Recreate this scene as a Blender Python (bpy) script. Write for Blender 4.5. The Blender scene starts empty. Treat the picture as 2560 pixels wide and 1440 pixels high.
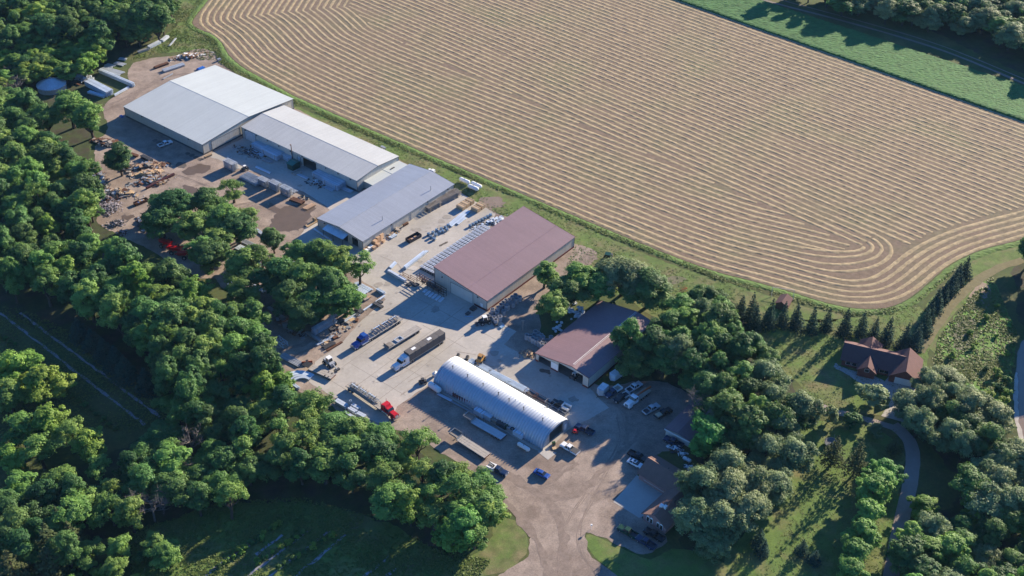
import bpy, math, random
import numpy as np
from mathutils import Vector, Matrix, noise as mnoise

# ------------------------------------------------------------------ camera, sky, sun, exposure
S = bpy.context.scene
CAM_H, FOCAL, PITCH, ROLL = 234.0, 2950.0, math.radians(37.1), math.radians(1.2)
cam_d = bpy.data.cameras.new('camera'); cam = bpy.data.objects.new('camera', cam_d)
S.collection.objects.link(cam); S.camera = cam
cam_d.sensor_width = 36.0; cam_d.lens = FOCAL / 2560 * 36; cam_d.clip_start = 1.0; cam_d.clip_end = 9000
_c, _s, _cr, _sr = math.cos(PITCH), math.sin(PITCH), math.cos(ROLL), math.sin(ROLL)
_rt0, _up0, _fw = np.array([1., 0, 0]), np.array([0, _s, _c]), np.array([0, _c, -_s])
_rt, _up = _cr * _rt0 + _sr * _up0, -_sr * _rt0 + _cr * _up0
cam.matrix_world = Matrix(((_rt[0], _up[0], -_fw[0], 0), (_rt[1], _up[1], -_fw[1], 0), (_rt[2], _up[2], -_fw[2], CAM_H), (0, 0, 0, 1)))

SUN_AZ, SUN_EL = 48.0, 18.5            # direction towards the sun: degrees from +X, degrees up
W = bpy.data.worlds.new('World'); S.world = W; W.use_nodes = True
_n = W.node_tree.nodes; _n.clear()
_sky = _n.new('ShaderNodeTexSky'); _sky.sky_type = 'NISHITA'; _sky.sun_disc = False
_sky.sun_elevation = math.radians(SUN_EL); _sky.sun_rotation = math.radians(90 - SUN_AZ)
_sky.altitude = 200; _sky.air_density = 1.0; _sky.dust_density = 0.0; _sky.ozone_density = 10.0
_bg = _n.new('ShaderNodeBackground'); _bg.inputs[1].default_value = 0.090
_wo = _n.new('ShaderNodeOutputWorld')
W.node_tree.links.new(_sky.outputs[0], _bg.inputs[0]); W.node_tree.links.new(_bg.outputs[0], _wo.inputs[0])
sun_d = bpy.data.lights.new('sun', 'SUN'); sun_d.energy = 5.0; sun_d.angle = math.radians(0.53); sun_d.color = (1.0, 0.855, 0.66)
sun = bpy.data.objects.new('sun', sun_d); S.collection.objects.link(sun)
_a, _e = math.radians(SUN_AZ), math.radians(SUN_EL)
sun.rotation_euler = Vector((math.cos(_a) * math.cos(_e), math.sin(_a) * math.cos(_e), math.sin(_e))).to_track_quat('Z', 'Y').to_euler()
S.view_settings.view_transform = 'Standard'; S.view_settings.look = 'None'
S.view_settings.gamma = 1; S.view_settings.use_curve_mapping = False
S.view_settings.exposure = 1.40
S.cycles.max_bounces = 5; S.cycles.diffuse_bounces = 3; S.cycles.glossy_bounces = 2
S.cycles.transmission_bounces = 3; S.cycles.transparent_max_bounces = 4
S.cycles.use_denoising = True

# ------------------------------------------------------------------ helpers
rnd = random.Random(7)
COL = S.collection
GRID = math.radians(52.3)               # the yard's axis: away and to the right
AX = (math.cos(GRID), math.sin(GRID)); BX = (math.cos(GRID - math.pi/2), math.sin(GRID - math.pi/2))

def G(px, py, z=0.0):
    """the point at height z that the photograph shows at pixel px, py (of 2560 x 1440)"""
    d = _fw + (px - 1280) / FOCAL * _rt - (py - 720) / FOCAL * _up
    t = (z - CAM_H) / d[2]
    return (float(d[0] * t), float(d[1] * t))
def PJ(x, y, z):
    v = np.array([x, y, z - CAM_H]); k = v @ _fw
    return (1280 + FOCAL * (v @ _rt) / k, 720 - FOCAL * (v @ _up) / k)

MATS = {}
def mat(name, col, rough=0.8, metal=0.0, var=0.18, scale=0.6, bump=0.0, bscale=8.0, objvar=0.0, world=False, col2=None, mixscale=0.15, mixlo=0.45, mixhi=0.6, spec=0.3, rib=None, panel=0.0, streak=0.0):
    if name in MATS: return MATS[name]
    m = bpy.data.materials.new(name); m.use_nodes = True; MATS[name] = m
    nt = m.node_tree; N = nt.nodes; L = nt.links
    b = N['Principled BSDF']; b.inputs['Roughness'].default_value = rough; b.inputs['Metallic'].default_value = metal
    b.inputs['Specular IOR Level'].default_value = spec
    if world: src = N.new('ShaderNodeNewGeometry').outputs['Position']
    else: src = N.new('ShaderNodeTexCoord').outputs['Object']
    def noise(sc, det=4.0, rg=0.6):
        t = N.new('ShaderNodeTexNoise'); t.inputs['Scale'].default_value = sc; t.inputs['Detail'].default_value = det
        t.inputs['Roughness'].default_value = rg; L.new(src, t.inputs['Vector']); return t.outputs['Fac']
    def rng(v, a, b_, c, d):
        t = N.new('ShaderNodeMapRange'); L.new(v, t.inputs[0])
        for i, q in enumerate((a, b_, c, d)): t.inputs[i + 1].default_value = q
        return t.outputs[0]
    def mul(v, w, op='MULTIPLY'):
        t = N.new('ShaderNodeMath'); t.operation = op
        for i, q in enumerate((v, w)):
            if isinstance(q, (int, float)): t.inputs[i].default_value = q
            else: L.new(q, t.inputs[i])
        return t.outputs[0]
    rgb = N.new('ShaderNodeRGB'); rgb.outputs[0].default_value = (*col, 1); c = rgb.outputs[0]
    if col2 is not None:
        mx = N.new('ShaderNodeMix'); mx.data_type = 'RGBA'
        L.new(rng(noise(mixscale, 5, .62), mixlo, mixhi, 0, 1), mx.inputs[0]); L.new(c, mx.inputs[6]); mx.inputs[7].default_value = (*col2, 1); c = mx.outputs[2]
    f = mul(rng(noise(scale, 6, .65), 0.25, 0.75, 1 - var, 1 + var), rng(noise(scale * 9, 3), 0.25, 0.75, 1 - var * .7, 1 + var * .7))
    if objvar:
        oi = N.new('ShaderNodeObjectInfo'); f = mul(f, rng(oi.outputs['Random'], 0, 1, 1 - objvar, 1 + objvar))
    if rib:                                  # fine sheet-metal ribs: (axis index, spacing, depth)
        sp = N.new('ShaderNodeSeparateXYZ'); L.new(src, sp.inputs[0])
        fr = N.new('ShaderNodeMath'); fr.operation = 'FRACT'; L.new(mul(sp.outputs[rib[0]], 1.0 / rib[1]), fr.inputs[0])
        f = mul(f, rng(fr.outputs[0], 0.0, 0.16, 1 - rib[2], 1.0))
        if panel:                            # sheets differ a little from one another
            fl = N.new('ShaderNodeMath'); fl.operation = 'FLOOR'; L.new(mul(sp.outputs[rib[0]], 1.0 / rib[1]), fl.inputs[0])
            wn = N.new('ShaderNodeTexWhiteNoise'); wn.noise_dimensions = '1D'; L.new(fl.outputs[0], wn.inputs['W'])
            f = mul(f, rng(wn.outputs['Value'], 0, 1, 1 - panel, 1 + panel))
        if streak:                           # rain streaks down the sheets
            mp = N.new('ShaderNodeMapping'); mp.inputs['Scale'].default_value = (.06, 1.6, .06) if rib[0] == 1 else (1.6, .06, .06); L.new(src, mp.inputs['Vector'])
            tn = N.new('ShaderNodeTexNoise'); tn.inputs['Scale'].default_value = 1.0; tn.inputs['Detail'].default_value = 5; L.new(mp.outputs[0], tn.inputs['Vector'])
            f = mul(f, rng(tn.outputs['Fac'], .3, .7, 1 - streak, 1 + streak))
    vm = N.new('ShaderNodeVectorMath'); vm.operation = 'SCALE'; L.new(c, vm.inputs[0]); L.new(f, vm.inputs['Scale'])
    L.new(vm.outputs[0], b.inputs['Base Color'])
    if bump:
        bp = N.new('ShaderNodeBump'); bp.inputs['Strength'].default_value = bump; bp.inputs['Distance'].default_value = 0.05
        L.new(noise(bscale, 5, .7), bp.inputs['Height']); L.new(bp.outputs[0], b.inputs['Normal'])
    return m

class MB:
    """collects boxes, tubes and polygons and links them as ONE mesh object"""
    def __init__(s): s.v = []; s.f = []
    def add(s, vs, fs):
        o = len(s.v); s.v += [tuple(q) for q in vs]; s.f += [tuple(i + o for i in f) for f in fs]; return s
    def box(s, x0, x1, y0, y1, z0, z1):
        return s.add([(x0,y0,z0),(x1,y0,z0),(x1,y1,z0),(x0,y1,z0),(x0,y0,z1),(x1,y0,z1),(x1,y1,z1),(x0,y1,z1)],
                     [(3,2,1,0),(4,5,6,7),(0,1,5,4),(1,2,6,5),(2,3,7,6),(3,0,4,7)])
    def cbox(s, cx, cy, z0, lx, ly, lz): return s.box(cx-lx/2, cx+lx/2, cy-ly/2, cy+ly/2, z0, z0+lz)
    def bar(s, a, b, w, h=None):
        h = h or w; a = Vector(a); b = Vector(b); d = (b - a).normalized()
        u = d.cross(Vector((0,0,1)));  u = Vector((1,0,0)) if u.length < 1e-4 else u.normalized()
        v = u.cross(d); u = u * (w/2); v = v * (h/2)
        return s.add([a-u-v, a+u-v, a+u+v, a-u+v, b-u-v, b+u-v, b+u+v, b-u+v], [(0,1,2,3),(7,6,5,4),(4,5,1,0),(5,6,2,1),(6,7,3,2),(7,4,0,3)])
    def tube(s, a, b, r, r2=None, n=10, caps=True):
        r2 = r if r2 is None else r2; a = Vector(a); b = Vector(b); d = (b - a).normalized()
        u = d.cross(Vector((0,0,1))); u = Vector((1,0,0)) if u.length < 1e-4 else u.normalized(); v = d.cross(u)
        vs = []
        for p, q in ((a, r), (b, r2)):
            for i in range(n):
                t = 2*math.pi*i/n; vs.append(p + u*(q*math.cos(t)) + v*(q*math.sin(t)))
        fs = [(i, (i+1)%n, n+(i+1)%n, n+i) for i in range(n)]
        if caps: fs += [tuple(range(n-1,-1,-1)), tuple(range(n, 2*n))]
        return s.add(vs, fs)
    def prism(s, prof, y0, y1):
        """profile of (x, z) points pushed along y"""
        n = len(prof); vs = [(x,y0,z) for x,z in prof] + [(x,y1,z) for x,z in prof]
        return s.add(vs, [(i, (i+1)%n, n+(i+1)%n, n+i) for i in range(n)] + [tuple(range(n-1,-1,-1)), tuple(range(n,2*n))])
    def loft(s, secs, caps=True):
        n = len(secs[0]); vs = [p for c in secs for p in c]; fs = []
        for k in range(len(secs)-1):
            for i in range(n): fs.append((k*n+i, k*n+(i+1)%n, (k+1)*n+(i+1)%n, (k+1)*n+i))
        if caps: fs += [tuple(range(n-1,-1,-1)), tuple(range((len(secs)-1)*n, len(secs)*n))]
        return s.add(vs, fs)
    def capsule(s, a, b, r, n=14):
        a = Vector(a); b = Vector(b); d = (b-a).normalized(); u = d.cross(Vector((0,0,1))).normalized(); v = d.cross(u); secs = []
        st = [(-1,.25),(-.8,.6),(-.45,.88),(0,1)]
        for k,(t,q) in enumerate(st): secs.append([a + d*(t*r*.75) + (u*math.cos(2*math.pi*i/n) + v*math.sin(2*math.pi*i/n))*(q*r) for i in range(n)])
        for k,(t,q) in enumerate(reversed(st)): secs.append([b - d*(t*r*.75) + (u*math.cos(2*math.pi*i/n) + v*math.sin(2*math.pi*i/n))*(q*r) for i in range(n)])
        return s.loft(secs)
    def mesh(s, name='mesh', smooth=False):
        me = bpy.data.meshes.new(name); me.from_pydata(s.v, [], s.f); me.update()
        import bmesh
        bm = bmesh.new(); bm.from_mesh(me); bmesh.ops.recalc_face_normals(bm, faces=bm.faces); bm.to_mesh(me); bm.free()
        if smooth:
            me.polygons.foreach_set('use_smooth', [True]*len(me.polygons))
        return me
    def build(s, name, m, parent=None, smooth=False, loc=None, rz=0.0):
        return link(name, s.mesh(name, smooth), m, parent, loc, rz)

def link(name, me, m, parent=None, loc=None, rz=0.0):
    o = bpy.data.objects.new(name, me); COL.objects.link(o)
    if m is not None and not me.materials: me.materials.append(m)
    if parent is not None: o.parent = parent
    if loc is not None: o.location = loc
    if rz: o.rotation_euler = (0, 0, rz)
    return o
def tag(o, label, cat, group=None, kind=None):
    if label: o['label'] = label
    if cat: o['category'] = cat
    if group: o['group'] = group
    if kind: o['kind'] = kind
    return o
def thing(name, label, cat, loc=(0,0,0), rz=0.0, group=None):
    o = bpy.data.objects.new(name, None); COL.objects.link(o)
    o.empty_display_size = 0.3
    o.location = loc if len(loc) == 3 else (loc[0], loc[1], 0); o.rotation_euler = (0, 0, rz)
    return tag(o, label, cat, group)
def children(o): return [c for c in o.children]
def dup(root, loc, rz, label=None, group=None, sc=None):
    r = root.copy(); COL.objects.link(r); r.location = loc if len(loc) == 3 else (loc[0], loc[1], 0); r.rotation_euler = (0, 0, rz)
    if label: r['label'] = label
    if group: r['group'] = group
    if sc: r.scale = sc
    for ch in list(root.children):
        c = ch.copy(); COL.objects.link(c); c.parent = r
        for g in list(ch.children):
            d = g.copy(); COL.objects.link(d); d.parent = c
    return r
def line2(p0, p1, z=0.0):
    """centre, heading and length of a thing whose ends the photo shows at two pixels"""
    a = G(*p0, z); b = G(*p1, z); dx, dy = b[0]-a[0], b[1]-a[1]
    return ((a[0]+b[0])/2, (a[1]+b[1])/2), math.atan2(dy, dx), math.hypot(dx, dy)

def resample(pts, step):
    out = [pts[0]]
    for a, b in zip(pts, pts[1:]):
        d = math.hypot(b[0]-a[0], b[1]-a[1]); k = max(1, int(d/step))
        for i in range(1, k+1): out.append((a[0]+(b[0]-a[0])*i/k, a[1]+(b[1]-a[1])*i/k))
    return out
def smooth(pts, it=2, closed=False):
    for _ in range(it):
        q = [] if closed else [pts[0]]
        rng_ = range(len(pts)) if closed else range(len(pts)-1)
        for i in rng_:
            a = pts[i]; b = pts[(i+1) % len(pts)]
            q += [(a[0]*.75+b[0]*.25, a[1]*.75+b[1]*.25), (a[0]*.25+b[0]*.75, a[1]*.25+b[1]*.75)]
        if not closed: q.append(pts[-1])
        pts = q
    return pts
def ragged(poly, amp, step=1.5, freq=0.25, seed=0.0):
    """a closed outline with an uneven edge"""
    p = resample(poly + [poly[0]], step)[:-1]
    out = []
    for x, y in p:
        n1 = mnoise.noise(Vector((x*freq, y*freq, seed))) + .5*mnoise.noise(Vector((x*freq*2.7, y*freq*2.7, seed+9)))
        n2 = mnoise.noise(Vector((x*freq, y*freq, seed+31))) + .5*mnoise.noise(Vector((x*freq*2.7, y*freq*2.7, seed+40)))
        out.append((x + amp*n1, y + amp*n2))
    return out
def sheet(name, poly, z, m, kind='structure', parent=None):
    from mathutils.geometry import tessellate_polygon
    tri = tessellate_polygon([[Vector((x, y, 0)) for x, y in poly]])
    me = bpy.data.meshes.new(name); me.from_pydata([(x, y, z) for x, y in poly], [], [tuple(t) for t in tri]); me.update()
    import bmesh
    bm = bmesh.new(); bm.from_mesh(me)
    for f in bm.faces:
        if f.normal.z < 0: f.normal_flip()
    bm.to_mesh(me); bm.free()
    o = link(name, me, m, parent)
    if kind and parent is None: o['kind'] = kind
    return o
def gpoly(px): return [G(x, y) for x, y in px]
def inside(p, poly):
    x, y = p; r = False; j = len(poly)-1
    for i in range(len(poly)):
        xi, yi = poly[i]; xj, yj = poly[j]
        if (yi > y) != (yj > y) and x < (xj-xi)*(y-yi)/(yj-yi)+xi: r = not r
        j = i
    return r
def ribbon(name, pts, wid, z, m, kind='structure', jit=0.0, seed=1, parent=None):
    """a strip of constant width along a line on the ground"""
    vs = []; fs = []; n = len(pts)
    for i, (x, y) in enumerate(pts):
        a = pts[max(0, i-1)]; b = pts[min(n-1, i+1)]; d = math.hypot(b[0]-a[0], b[1]-a[1]) or 1
        nx, ny = -(b[1]-a[1])/d, (b[0]-a[0])/d
        w = wid[i] if isinstance(wid, (list, tuple)) else wid
        j1 = jit*mnoise.noise(Vector((x*.3, y*.3, seed))); j2 = jit*mnoise.noise(Vector((x*.3, y*.3, seed+7)))
        vs += [(x-nx*(w/2+j1), y-ny*(w/2+j1), z), (x+nx*(w/2+j2), y+ny*(w/2+j2), z)]
        if i: fs.append((2*i-2, 2*i, 2*i+1, 2*i-1))
    mb = MB().add(vs, fs)
    me = bpy.data.meshes.new(name); me.from_pydata(mb.v, [], mb.f); me.update()
    o = link(name, me, m, parent)
    if kind and parent is None: o['kind'] = kind
    return o

# ------------------------------------------------------------------ the ground and its surfaces
M_ground = mat('ground_grass', (0.055, 0.085, 0.022), .95, var=.35, scale=.12, bump=.6, bscale=1.5, world=True, col2=(0.10, 0.10, 0.035), mixscale=.05, mixlo=.42, mixhi=.62)
M_lawn = mat('lawn_grass', (0.105, 0.170, 0.036), .95, var=.32, scale=.3, bump=.6, bscale=2, world=True, col2=(0.18, 0.155, 0.07), mixscale=.08, mixlo=.46, mixhi=.68)
M_verge = mat('verge_grass', (0.102, 0.158, 0.036), .95, var=.38, scale=.35, bump=.6, bscale=2.5, world=True, col2=(0.18, 0.155, 0.075), mixscale=.11, mixlo=.44, mixhi=.68)
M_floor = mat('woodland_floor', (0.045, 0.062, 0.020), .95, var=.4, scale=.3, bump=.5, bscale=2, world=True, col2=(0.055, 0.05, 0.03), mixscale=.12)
M_gravel = mat('gravel', (0.302, 0.240, 0.194), .95, var=.34, scale=.25, bump=.6, bscale=4, world=True, col2=(0.195, 0.148, 0.118), mixscale=.06, mixlo=.44, mixhi=.66)
M_conc = mat('concrete', (0.425, 0.392, 0.345), .9, var=.13, scale=.12, bump=.15, bscale=6, world=True, col2=(0.35, 0.322, 0.28), mixscale=.035, mixlo=.45, mixhi=.62)
M_pale = mat('pale_concrete', (0.40, 0.38, 0.35), .9, var=.09, scale=.3, world=True)
M_soil = mat('field_soil', (0.182, 0.130, 0.090), .95, var=.34, scale=.5, bump=.6, bscale=3, world=True, col2=(0.15, 0.145, 0.075), mixscale=.03, mixlo=.48, mixhi=.72)
M_hay = mat('cut_hay', (0.385, 0.298, 0.172), .95, var=.3, scale=.7, bump=.6, bscale=5, world=True, col2=(0.30, 0.235, 0.135), mixscale=.25)
M_crop = mat('green_crop', (0.052, 0.150, 0.036), .9, var=.35, scale=.35, bump=.8, bscale=2, world=True)
M_strip = mat('tall_green_grass', (0.100, 0.170, 0.038), .95, var=.3, scale=.5, bump=.8, bscale=3, world=True)
M_dirt = mat('bare_dirt', (0.20, 0.155, 0.125), .95, var=.2, scale=.4, world=True, bump=.4, bscale=4)
M_wet = mat('wet_gravel', (0.115, 0.082, 0.058), .55, var=.15, scale=.4, world=True, spec=.4)
M_drive = mat('driveway_gravel', (0.30, 0.245, 0.205), .95, var=.12, scale=.4, world=True)
M_mulch = mat('grey_mulch_film', (0.26, 0.26, 0.28), .6, var=.25, scale=.8, world=True)
M_water = mat('creek_water', (0.23, 0.17, 0.12), .12, var=.06, scale=.2, world=True, spec=.5)
M_stain = mat('oil_stain', (0.10, 0.085, 0.072), .8, var=.3, scale=.6, world=True)

# one sheet to the horizon
link('ground', (lambda me: (me.from_pydata([(-5000,-1500,0),(5000,-1500,0),(5000,8000,0),(-5000,8000,0)], [], [(0,1,2,3)]), me)[1])(bpy.data.meshes.new('ground')), M_ground)['kind'] = 'structure'

def region(name, px, z, m, amp=1.2, seed=0.0, step=1.2, kind='structure', sm=1, freq=.25):
    return sheet(name, ragged(smooth(gpoly(px), sm, True), amp, step, freq, seed), z, m, kind)

# woodland floor under the trees
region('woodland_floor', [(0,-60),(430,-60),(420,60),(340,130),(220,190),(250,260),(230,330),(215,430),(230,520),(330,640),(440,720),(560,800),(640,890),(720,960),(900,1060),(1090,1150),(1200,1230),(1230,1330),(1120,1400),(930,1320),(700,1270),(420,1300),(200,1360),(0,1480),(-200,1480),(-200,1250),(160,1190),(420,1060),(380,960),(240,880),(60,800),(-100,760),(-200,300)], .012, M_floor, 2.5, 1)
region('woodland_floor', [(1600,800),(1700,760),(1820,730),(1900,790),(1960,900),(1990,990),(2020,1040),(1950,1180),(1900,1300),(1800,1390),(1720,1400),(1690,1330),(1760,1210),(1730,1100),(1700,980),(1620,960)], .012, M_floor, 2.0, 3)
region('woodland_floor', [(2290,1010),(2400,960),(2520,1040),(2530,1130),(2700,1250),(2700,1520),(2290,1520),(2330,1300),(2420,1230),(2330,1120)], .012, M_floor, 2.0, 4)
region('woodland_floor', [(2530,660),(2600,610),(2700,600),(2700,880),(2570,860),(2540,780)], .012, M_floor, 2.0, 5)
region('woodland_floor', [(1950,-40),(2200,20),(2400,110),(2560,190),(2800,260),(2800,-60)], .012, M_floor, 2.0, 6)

# lawns and rough grass
region('verge', [(735,262),(800,290),(1000,372),(1180,450),(1330,510),(1440,555),(1640,650),(1800,700),(2000,765),(2130,790),(2060,810),(1900,790),(1800,740),(1700,790),(1640,800),(1560,740),(1400,690),(1440,610),(1230,530),(1140,470),(1000,395),(740,285)], .016, M_verge, .8, 7)
region('verge', [(440,-40),(540,-40),(490,30),(475,62),(540,100),(560,150),(560,175),(500,150),(440,125),(330,150),(345,130),(430,80),(455,30)], .016, M_verge, 1.5, 8)
region('lawn', [(1880,800),(2130,800),(2290,760),(2330,790),(2320,900),(2300,980),(2230,1040),(2100,1030),(2050,1010),(1960,930),(1900,860)], .016, M_lawn, .8, 9)
region('lawn', [(1970,1060),(2100,1046),(2200,1075),(2262,1120),(2255,1220),(2200,1440),(2190,1500),(1840,1500),(1790,1410),(1880,1310),(1930,1190)], .016, M_lawn, .8, 10)
region('verge', [(2300,780),(2370,700),(2440,630),(2560,600),(2600,590),(2600,640),(2520,660),(2440,720),(2350,830),(2330,900)], .018, M_verge, .6, 11)
region('weedy_bank', [(2335,900),(2350,840),(2430,740),(2480,690),(2500,740),(2540,830),(2530,950),(2520,1010),(2420,960),(2340,940)], .02, mat('weedy_grass', (0.115, 0.240, 0.036), .95, var=.3, scale=.4, bump=.25, bscale=1.5, world=True, col2=(0.16,0.235,0.06), mixscale=.12, mixlo=.42, mixhi=.62), 1.0, 12)
region('lawn', [(1470,1330),(1500,1345),(1590,1390),(1640,1400),(1690,1360),(1900,1440),(1900,1500),(1560,1500),(1545,1440),(1480,1390),(1462,1355)], .018, M_lawn, .5, 13)
region('verge', [(1240,1290),(1300,1300),(1330,1350),(1310,1400),(1240,1440),(1000,1500),(1130,1420),(1230,1360)], .018, M_verge, .8, 14)
region('meadow', [(330,1500),(330,1330),(560,1260),(760,1250),(960,1300),(1080,1370),(1180,1430),(1000,1500)], .016, M_lawn, 1.0, 15)
region('bare_patch', [(2440,700),(2478,712),(2480,765),(2450,780),(2410,770),(2425,740)], .03, mat('straw_litter', (0.29,0.22,0.16), .95, var=.3, scale=1.2, world=True), .7, 16)
region('bare_patch', [(2400,800),(2450,800),(2440,860),(2400,880),(2370,860)], .032, mat('dry_grass', (0.16,0.15,0.09), .95, var=.35, scale=1.0, world=True), 1.5, 17)
region('bare_patch', [(1190,500),(1245,485),(1265,515),(1215,525)], .03, M_dirt, 2.5, 18)
region('bare_patch', [(1650,690),(1720,695),(1690,712),(1640,705)], .03, mat('dry_grass', (0.16,0.15,0.09)), 2.0, 19)

# gravel yard, concrete yard, driveways
region('gravel_yard', [(255,262),(322,222),(316,162),(380,145),(440,140),(500,118),(545,132),(560,165),(600,190),(740,275),(1000,400),(1140,475),(1240,535),(1440,612),(1500,628),(1488,655),(1420,690),(1375,725),(1345,760),(1350,800),(1350,850),(1480,975),(1600,950),(1690,960),(1740,1000),(1735,1090),(1680,1130),(1650,1130),(1600,1180),(1545,1250),(1600,1290),(1680,1345),(1620,1392),(1560,1372),(1500,1342),(1470,1325),(1460,1345),(1475,1385),(1520,1425),(1545,1440),(1580,1500),(1200,1500),(1240,1440),(1300,1410),(1330,1370),(1325,1330),(1290,1290),(1240,1235),(1190,1180),(1100,1130),(1040,1090),(960,1065),(900,1050),(800,1000),(700,960),(690,905),(640,880),(600,800),(560,705),(470,690),(380,625),(300,590),(240,560),(245,500),(280,470),(235,420),(240,350),(270,330),(262,290)], .03, M_gravel, .9, 21)
region('concrete_yard', [(515,390),(610,345),(760,415),(900,485),(1010,410),(1140,475),(1240,535),(1210,600),(1120,700),(1222,784),(1290,830),(1258,861),(1304,884),(1340,880),(1475,970),(1522,1020),(1470,1050),(1425,1070),(1362,1135),(1330,1120),(1072,962),(992,1017),(965,1064),(900,1040),(845,1000),(770,955),(790,905),(857,855),(905,800),(965,750),(930,715),(880,690),(830,640),(740,605),(770,560),(830,535),(815,515),(760,480),(690,455),(640,430),(590,420),(545,398)], .05, M_conc, .35, 22, .8, sm=0)
region('pale_apron', [(1344,1130),(1358,1124),(1392,1132),(1370,1150)], .066, M_pale, .05, 23, sm=0)
region('patio', [(1592,1188),(1640,1212),(1660,1240),(1610,1290),(1598,1295),(1533,1255)], .05, M_pale, .05, 24, sm=0)
region('driveway_apron', [(2203,1040),(2263,1057),(2270,1010),(2294,964),(2222,940),(2200,970),(2228,1000)], .05, M_pale, .05, 25, sm=0)
region('path', [(2088,905),(2100,918),(2220,950),(2215,975),(2150,960),(2110,930),(2083,920)], .045, M_pale, .1, 26)
_dr = smooth([G(*q) for q in [(2226,1470),(2227,1440),(2248,1327),(2272,1227),(2284,1160),(2280,1112),(2258,1082),(2233,1062)]], 3)
ribbon('driveway', _dr, 3.9, .035, M_drive, jit=.25)
ribbon('driveway', smooth([G(*q) for q in [(2242,1072),(2190,1055),(2140,1042),(2090,1030),(2050,1015),(2000,1000)]], 3), 2.4, .038, M_drive, jit=.25, seed=5)
ribbon('farm_track', smooth([G(*q) for q in [(1800,-36),(1904,0),(2128,57),(2322,113),(2440,158),(2560,209),(2760,290)]], 2), 1.6, .04, mat('track_dirt', (0.21,0.175,0.15), .95, var=.2, world=True), jit=.4)
ribbon('farm_track', smooth([G(*q) for q in [(1800,-48),(1904,-12),(2128,46),(2322,102),(2440,147),(2560,198),(2760,280)]], 2), .9, .04, MATS['track_dirt'], jit=.3)
ribbon('dirt_path', smooth([G(*q) for q in [(2300,880),(2330,830),(2380,760),(2430,710),(2490,670),(2560,650)]], 2), 3.0, .035, mat('worn_grass', (0.17,0.15,0.075), .95, var=.25, world=True), jit=.8)
region('creek', [(2546,868),(2560,845),(2650,850),(2650,1180),(2575,1130),(2552,1100),(2540,1040),(2537,960)], .02, M_water, .5, 28)
region('creek_bank', [(2536,930),(2546,935),(2545,1040),(2560,1110),(2552,1120),(2534,1040)], .025, mat('bank_sand', (0.42,0.38,0.33), .95, world=True), .6, 29)

# puddles and wear in the yard (marks with shapes of their own)
for i, q in enumerate([[(450,428),(500,408),(530,412),(520,428),(500,435),(460,436)], [(700,520),(735,512),(770,510),(790,520),(770,545),(755,575),(725,582),(700,575),(650,580),(680,555)], [(455,462),(490,468),(498,480),(470,488),(458,478)], [(672,505),(690,515),(706,530),(690,536),(672,525)], [(300,540),(335,535),(342,545),(310,550)]]):
    region('puddle', q, .057+.002*i, M_wet, 1.3, 60+i, .6, freq=.4)
for i, q in enumerate([[(436,408),(460,405),(468,418),(440,420)], [(1347,918),(1380,930),(1376,938),(1350,928)], [(1098,612),(1118,602),(1122,606),(1100,618)], [(1180,582),(1205,565),(1215,578),(1190,592)]]):
    region('oil_stain', q, .067+.001*i, M_stain, .8, 80+i, .5, freq=.5)
# parking bays worn dark beside the great warehouse
for i in range(6):
    cx, cy = 448 + i*10.5, 378 + i*4.6
    region('oil_stain', [(cx-9,cy-4),(cx+2,cy-7),(cx+9,cy-3),(cx-2,cy+2)] if i > 1 else [(cx-70,cy-26),(cx-60,cy-31),(cx-52,cy-27),(cx-62,cy-22)], .058, M_stain, .3, 90+i, .5)
# tyre sweeps on the gravel
M_rut = mat('tyre_rut', (0.225, 0.175, 0.142), .95, var=.3, scale=.7, world=True)
def sweep(px, w, z=.04, m=M_rut, seed=1): return ribbon('tyre_track', smooth([G(*q) for q in px], 3), w, z, m, jit=w*.9, seed=seed)
for i, q in enumerate([[(1270,1185),(1320,1225),(1370,1250),(1400,1300),(1420,1360),(1425,1440)], [(1285,1190),(1330,1232),(1385,1252),(1440,1240),(1500,1190),(1560,1130),(1600,1080)], [(1390,1440),(1400,1370),(1420,1300),(1470,1230),(1530,1150),(1560,1090),(1540,1040)], [(1500,1440),(1455,1390),(1445,1330),(1470,1260),(1520,1180)], [(1345,1215),(1375,1205),(1420,1165),(1440,1155)], [(1350,1225),(1362,1200),(1372,1175)], [(1215,1150),(1150,1120),(1090,1095)], [(1070,1060),(1100,1085),(1118,1110)], [(1370,1440),(1350,1370),(1310,1300),(1260,1250)], [(1560,1110),(1570,1060),(1555,1020),(1520,1000)],
    [(700,900),(760,880),(830,840)], [(690,880),(740,872),(810,838)], [(330,400),(390,430),(450,440),(520,470)], [(540,540),(600,520),(650,500),(700,490)], [(300,270),(360,225),(420,190),(470,180)], [(265,270),(330,240),(400,200)], [(1400,700),(1440,660),(1470,630)], [(1415,705),(1450,668),(1485,640)]]):
    for jj in range(3):
        oo = [(x+rnd.uniform(-9, 9), y+rnd.uniform(-6, 6)) for x, y in q]
        sweep(oo, rnd.choice([.15, .2, .25, 1.2, 1.8]), .0405 + .0004*(3*i+jj), seed=i*3+jj)
for i, q in enumerate([[(1140,880),(1180,885),(1190,888)], [(1250,915),(1180,920),(1130,915)], [(1020,955),(1045,942),(1058,935)], [(950,640),(1000,660),(1010,690)], [(880,800),(960,780),(1030,740)], [(930,960),(1000,940),(1060,900)], [(1000,990),(1080,930),(1160,905)]]):
    sweep(q, .3, .068 + .001*i, mat('tyre_mark', (0.33,0.29,0.245), .95, var=.3, world=True), 30+i)
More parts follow.
